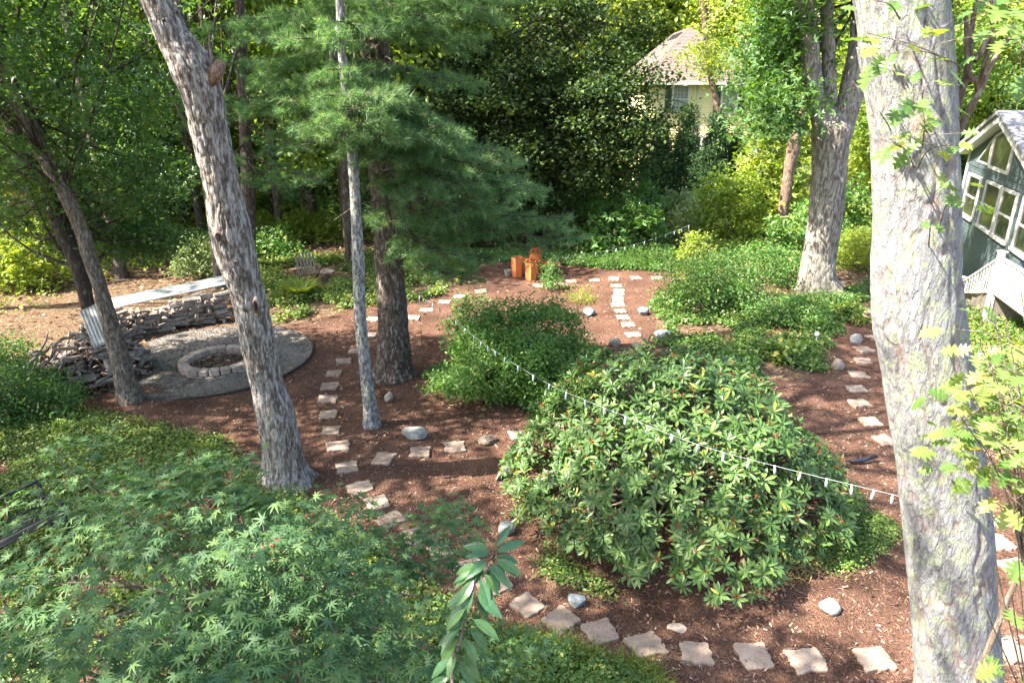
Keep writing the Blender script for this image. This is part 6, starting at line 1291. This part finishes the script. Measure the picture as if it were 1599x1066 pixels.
# gable windows
P5 = [(pk[0] - .95, zpb), (pk[0] + .95, zpb), (pk[0] + .95, top(pk[0] + .95) - .42), (pk[0], top(pk[0]) - .42), (pk[0] - .95, top(pk[0] - .95) - .42)]
ff = MB(); cen = np.mean(P5, 0); big = [tuple(cen + (np.array(q) - cen) * 1.16) for q in P5]; n = 5
Vv = [W3(t, z, .07) - OG for t, z in big] + [W3(t, z, .07) - OG for t, z in P5] + [W3(t, z, 0) - OG for t, z in big] + [W3(t, z, .0) - OG for t, z in P5]
ff.add(Vv, [(k, (k + 1) % n, n + (k + 1) % n, n + k) for k in range(n)] + [(k, 2 * n + k, 2 * n + (k + 1) % n, (k + 1) % n) for k in range(n)] + [(n + k, n + (k + 1) % n, 3 * n + (k + 1) % n, 3 * n + k) for k in range(n)])
f = ff.build('gable_window', M['white'], gh); g = MB(); wpoly(g, P5, .01, .04); g.build('pane', M['glass'], f)
tt_ = pk[0] - 1.35; P3 = [(tt_, zpb + .05), (tt_, top(tt_) - .45), (tt_ - 1.1, zpb + .05)]; cen = np.mean(P3, 0); big = [tuple(cen + (np.array(q) - cen) * 1.35) for q in P3]; ff = MB(); wpoly(ff, big[::-1], 0, .05); f = ff.build('gable_window', M['white'], gh); g = MB(); wpoly(g, P3[::-1], .05, .056); g.build('pane', M['glass'], f)
# roof with white rake boards
for s in (-1, 1):
    te = pk[0] + s * (HW + .35); m2 = MB(); q0 = (pk[0], pk[1] + .02); q1 = (te, top(te) + .02); wpoly(m2, [q0, q1, (q1[0], q1[1] - .24), (q0[0], q0[1] - .24)][::s], .02, .34); m2.build('rake_board', M['white'], gh)
    m2 = MB(); wpoly(m2, [(q0[0], q0[1] + .12), (q1[0], q1[1] + .12), (q1[0], q1[1] + .005), (q0[0], q0[1] + .005)][::s], -7, .42); m2.build('roof', M['roofg'], gh)
m2 = MB(); wpoly(m2, [(t_l - .1, -.2), (t_l + .06, -.2), (t_l + .06, top(t_l) - .05), (t_l - .1, top(t_l) - .05)], -.1, .05); m2.build('corner_board', M['white'], gh)
m2 = MB(); wpoly(m2, [(t_l, zpb - .2), (t_r, zpb - .2), (t_r, zpb - .08), (t_l, zpb - .08)], .02, .045); m2.build('trim_band', M['teal'], gh)
# white stair railing
sr = empty('stair_railing', (12.75, 17.6, 0), 'white painted baluster stair railing in front of the green house', 'railing'); SO = np.array([12.75, 17.6, 0.])
r0, r1 = P(1503, 441, 19.6), P(1563, 402, 18.0); r2 = P(1640, 430, 15.2); r2[2] = r1[2]
def rail(a, b, ha, hb): bars('top_rail', a - SO, b - SO, .09, .05, 'white', sr); bars('bottom_rail', a - SO - np.array([0, 0, ha]), b - SO - np.array([0, 0, hb]), .05, .05, 'white', sr)
rail(r0, r1, .3, .95); rail(r1, r2, .95, .95)
for (a, b, ha) in ((r0, r1, .3), (r1, r2, .95)):
    m = int(np.linalg.norm(b - a) / .15)
    for k in range(1, m): q = a + (b - a) * k / m - SO; bars('baluster', q - np.array([0, 0, ha + (.95 - ha) * k / m]), q, .032, .032, 'white', sr, (0, 1, 0))
for q, nm in ((r0, 'newel_post'), (r1, 'newel_post'), (r2, 'newel_post')):
    m2 = MB(); q_ = q - SO; zt_ = q_[2] + .14; m2.box((q_[0], q_[1], zt_ / 2 - .02), (.14, .14, zt_ + .04), None, .006); m2.box((q_[0], q_[1], zt_ + .02), (.2, .2, .04), None, .008); m2.build(nm, M['white'], sr)
m2 = MB(); 
dk = empty('house_steps', tuple(SO), 'grey wooden steps and landing beside the green house', 'steps')
zl = r1[2] - .95; ns = 6
for k in range(ns): f = (k + .5) / ns; q = r0 * (1 - f) + r1 * f; m2 = MB(); nx = np.array([.935, -.354, 0]) * .62; m2.box((q[0] + nx[0] - SO[0], q[1] + nx[1] - SO[1], (k + 1) / ns * zl * .5), (1.15, .3, (k + 1) / ns * zl), Matrix.Rotation(math.atan2(wd[1], wd[0]) + math.pi / 2, 3, 'Z')); m2.build('step', M['greywood'], dk)
q = (r1 + r2) / 2; m2 = MB(); m2.box((q[0] + .58 - SO[0], q[1] - .22 - SO[1], zl - .05), (1.15, np.linalg.norm(r2 - r1), .1), Matrix.Rotation(math.atan2((r2 - r1)[1], (r2 - r1)[0]) + math.pi / 2, 3, 'Z')); m2.build('landing', M['greywood'], dk)

# ------------------------------------------------------------------ cedar shed, far left; parked car on the far street
s0, s1 = P(18, 352, 31), P(76, 352, 31); sh = empty('cedar_shed', (s0[0], 31, float(terrain(s0[0], 31))), 'small orange cedar shed glimpsed behind the yellow shrub at the far left', 'shed', None, .12)
wS = 1.9; hS = 1.9
for k in range(14): m2 = MB(); x = k * .14; m2.box((x + .066, 0, hS / 2 + (.02 if k % 2 else 0)), (.128, .03, hS), None, .004); m2.build('plank', M['cedar'], sh)
m2 = MB(); m2.box((.95, .8, hS / 2), (1.9, 1.54, hS)); m2.build('shed_wall', M['cedar'], sh)
m2 = MB(); m2.add([(-.15, -.15, hS - .1), (2.05, -.15, hS + .45), (2.05, 1.7, hS + .45), (-.15, 1.7, hS - .1), (-.15, -.15, hS - .02), (2.05, -.15, hS + .53), (2.05, 1.7, hS + .53), (-.15, 1.7, hS - .02)], [(0, 3, 2, 1), (4, 5, 6, 7), (0, 1, 5, 4), (1, 2, 6, 5), (2, 3, 7, 6), (3, 0, 4, 7)]); m2.build('roof', M['roofb'], sh)
cy = 108.; cx = .497 * cy + 1.0; cr = empty('parked_car', (cx, cy, float(terrain(cx, cy))), 'pale parked car glimpsed on the far street between the trunks at right', 'car', None, .3)
prof = [(-2.2, .3), (2.2, .3), (2.25, .7), (2.0, .85), (1.1, .95), (.6, 1.4), (-1.1, 1.42), (-1.8, .98), (-2.2, .9)]
m2 = MB(); n = len(prof); m2.add([(x, -.85, z) for x, z in prof] + [(x, .85, z) for x, z in prof], [tuple(range(n)), tuple(range(n, 2 * n))[::-1]] + [(k, n + k, n + (k + 1) % n, (k + 1) % n) for k in range(n)]); m2.build('body', M['carpaint'], cr)
for sy in (-.86, .86): m2 = MB(); m2.add([(-1.5, sy, .98), (.9, sy, .98), (.52, sy, 1.34), (-1.05, sy, 1.34)], [(0, 1, 2, 3)] if sy < 0 else [(3, 2, 1, 0)]); m2.build('side_window', M['glass'], cr)
for x in (-1.4, 1.4):
    for y in (-.8, .8): m2 = MB(); m2.tube([(x, y - .1, .32), (x, y + .1, .32)], [.32, .32], 16); m2.build('wheel', M['tyre'], cr)
for y in (-.6, .6): m2 = MB(); m2.box((-2.21, y, .72), (.05, .3, .15)); m2.build('tail_light', M['redlens'], cr)
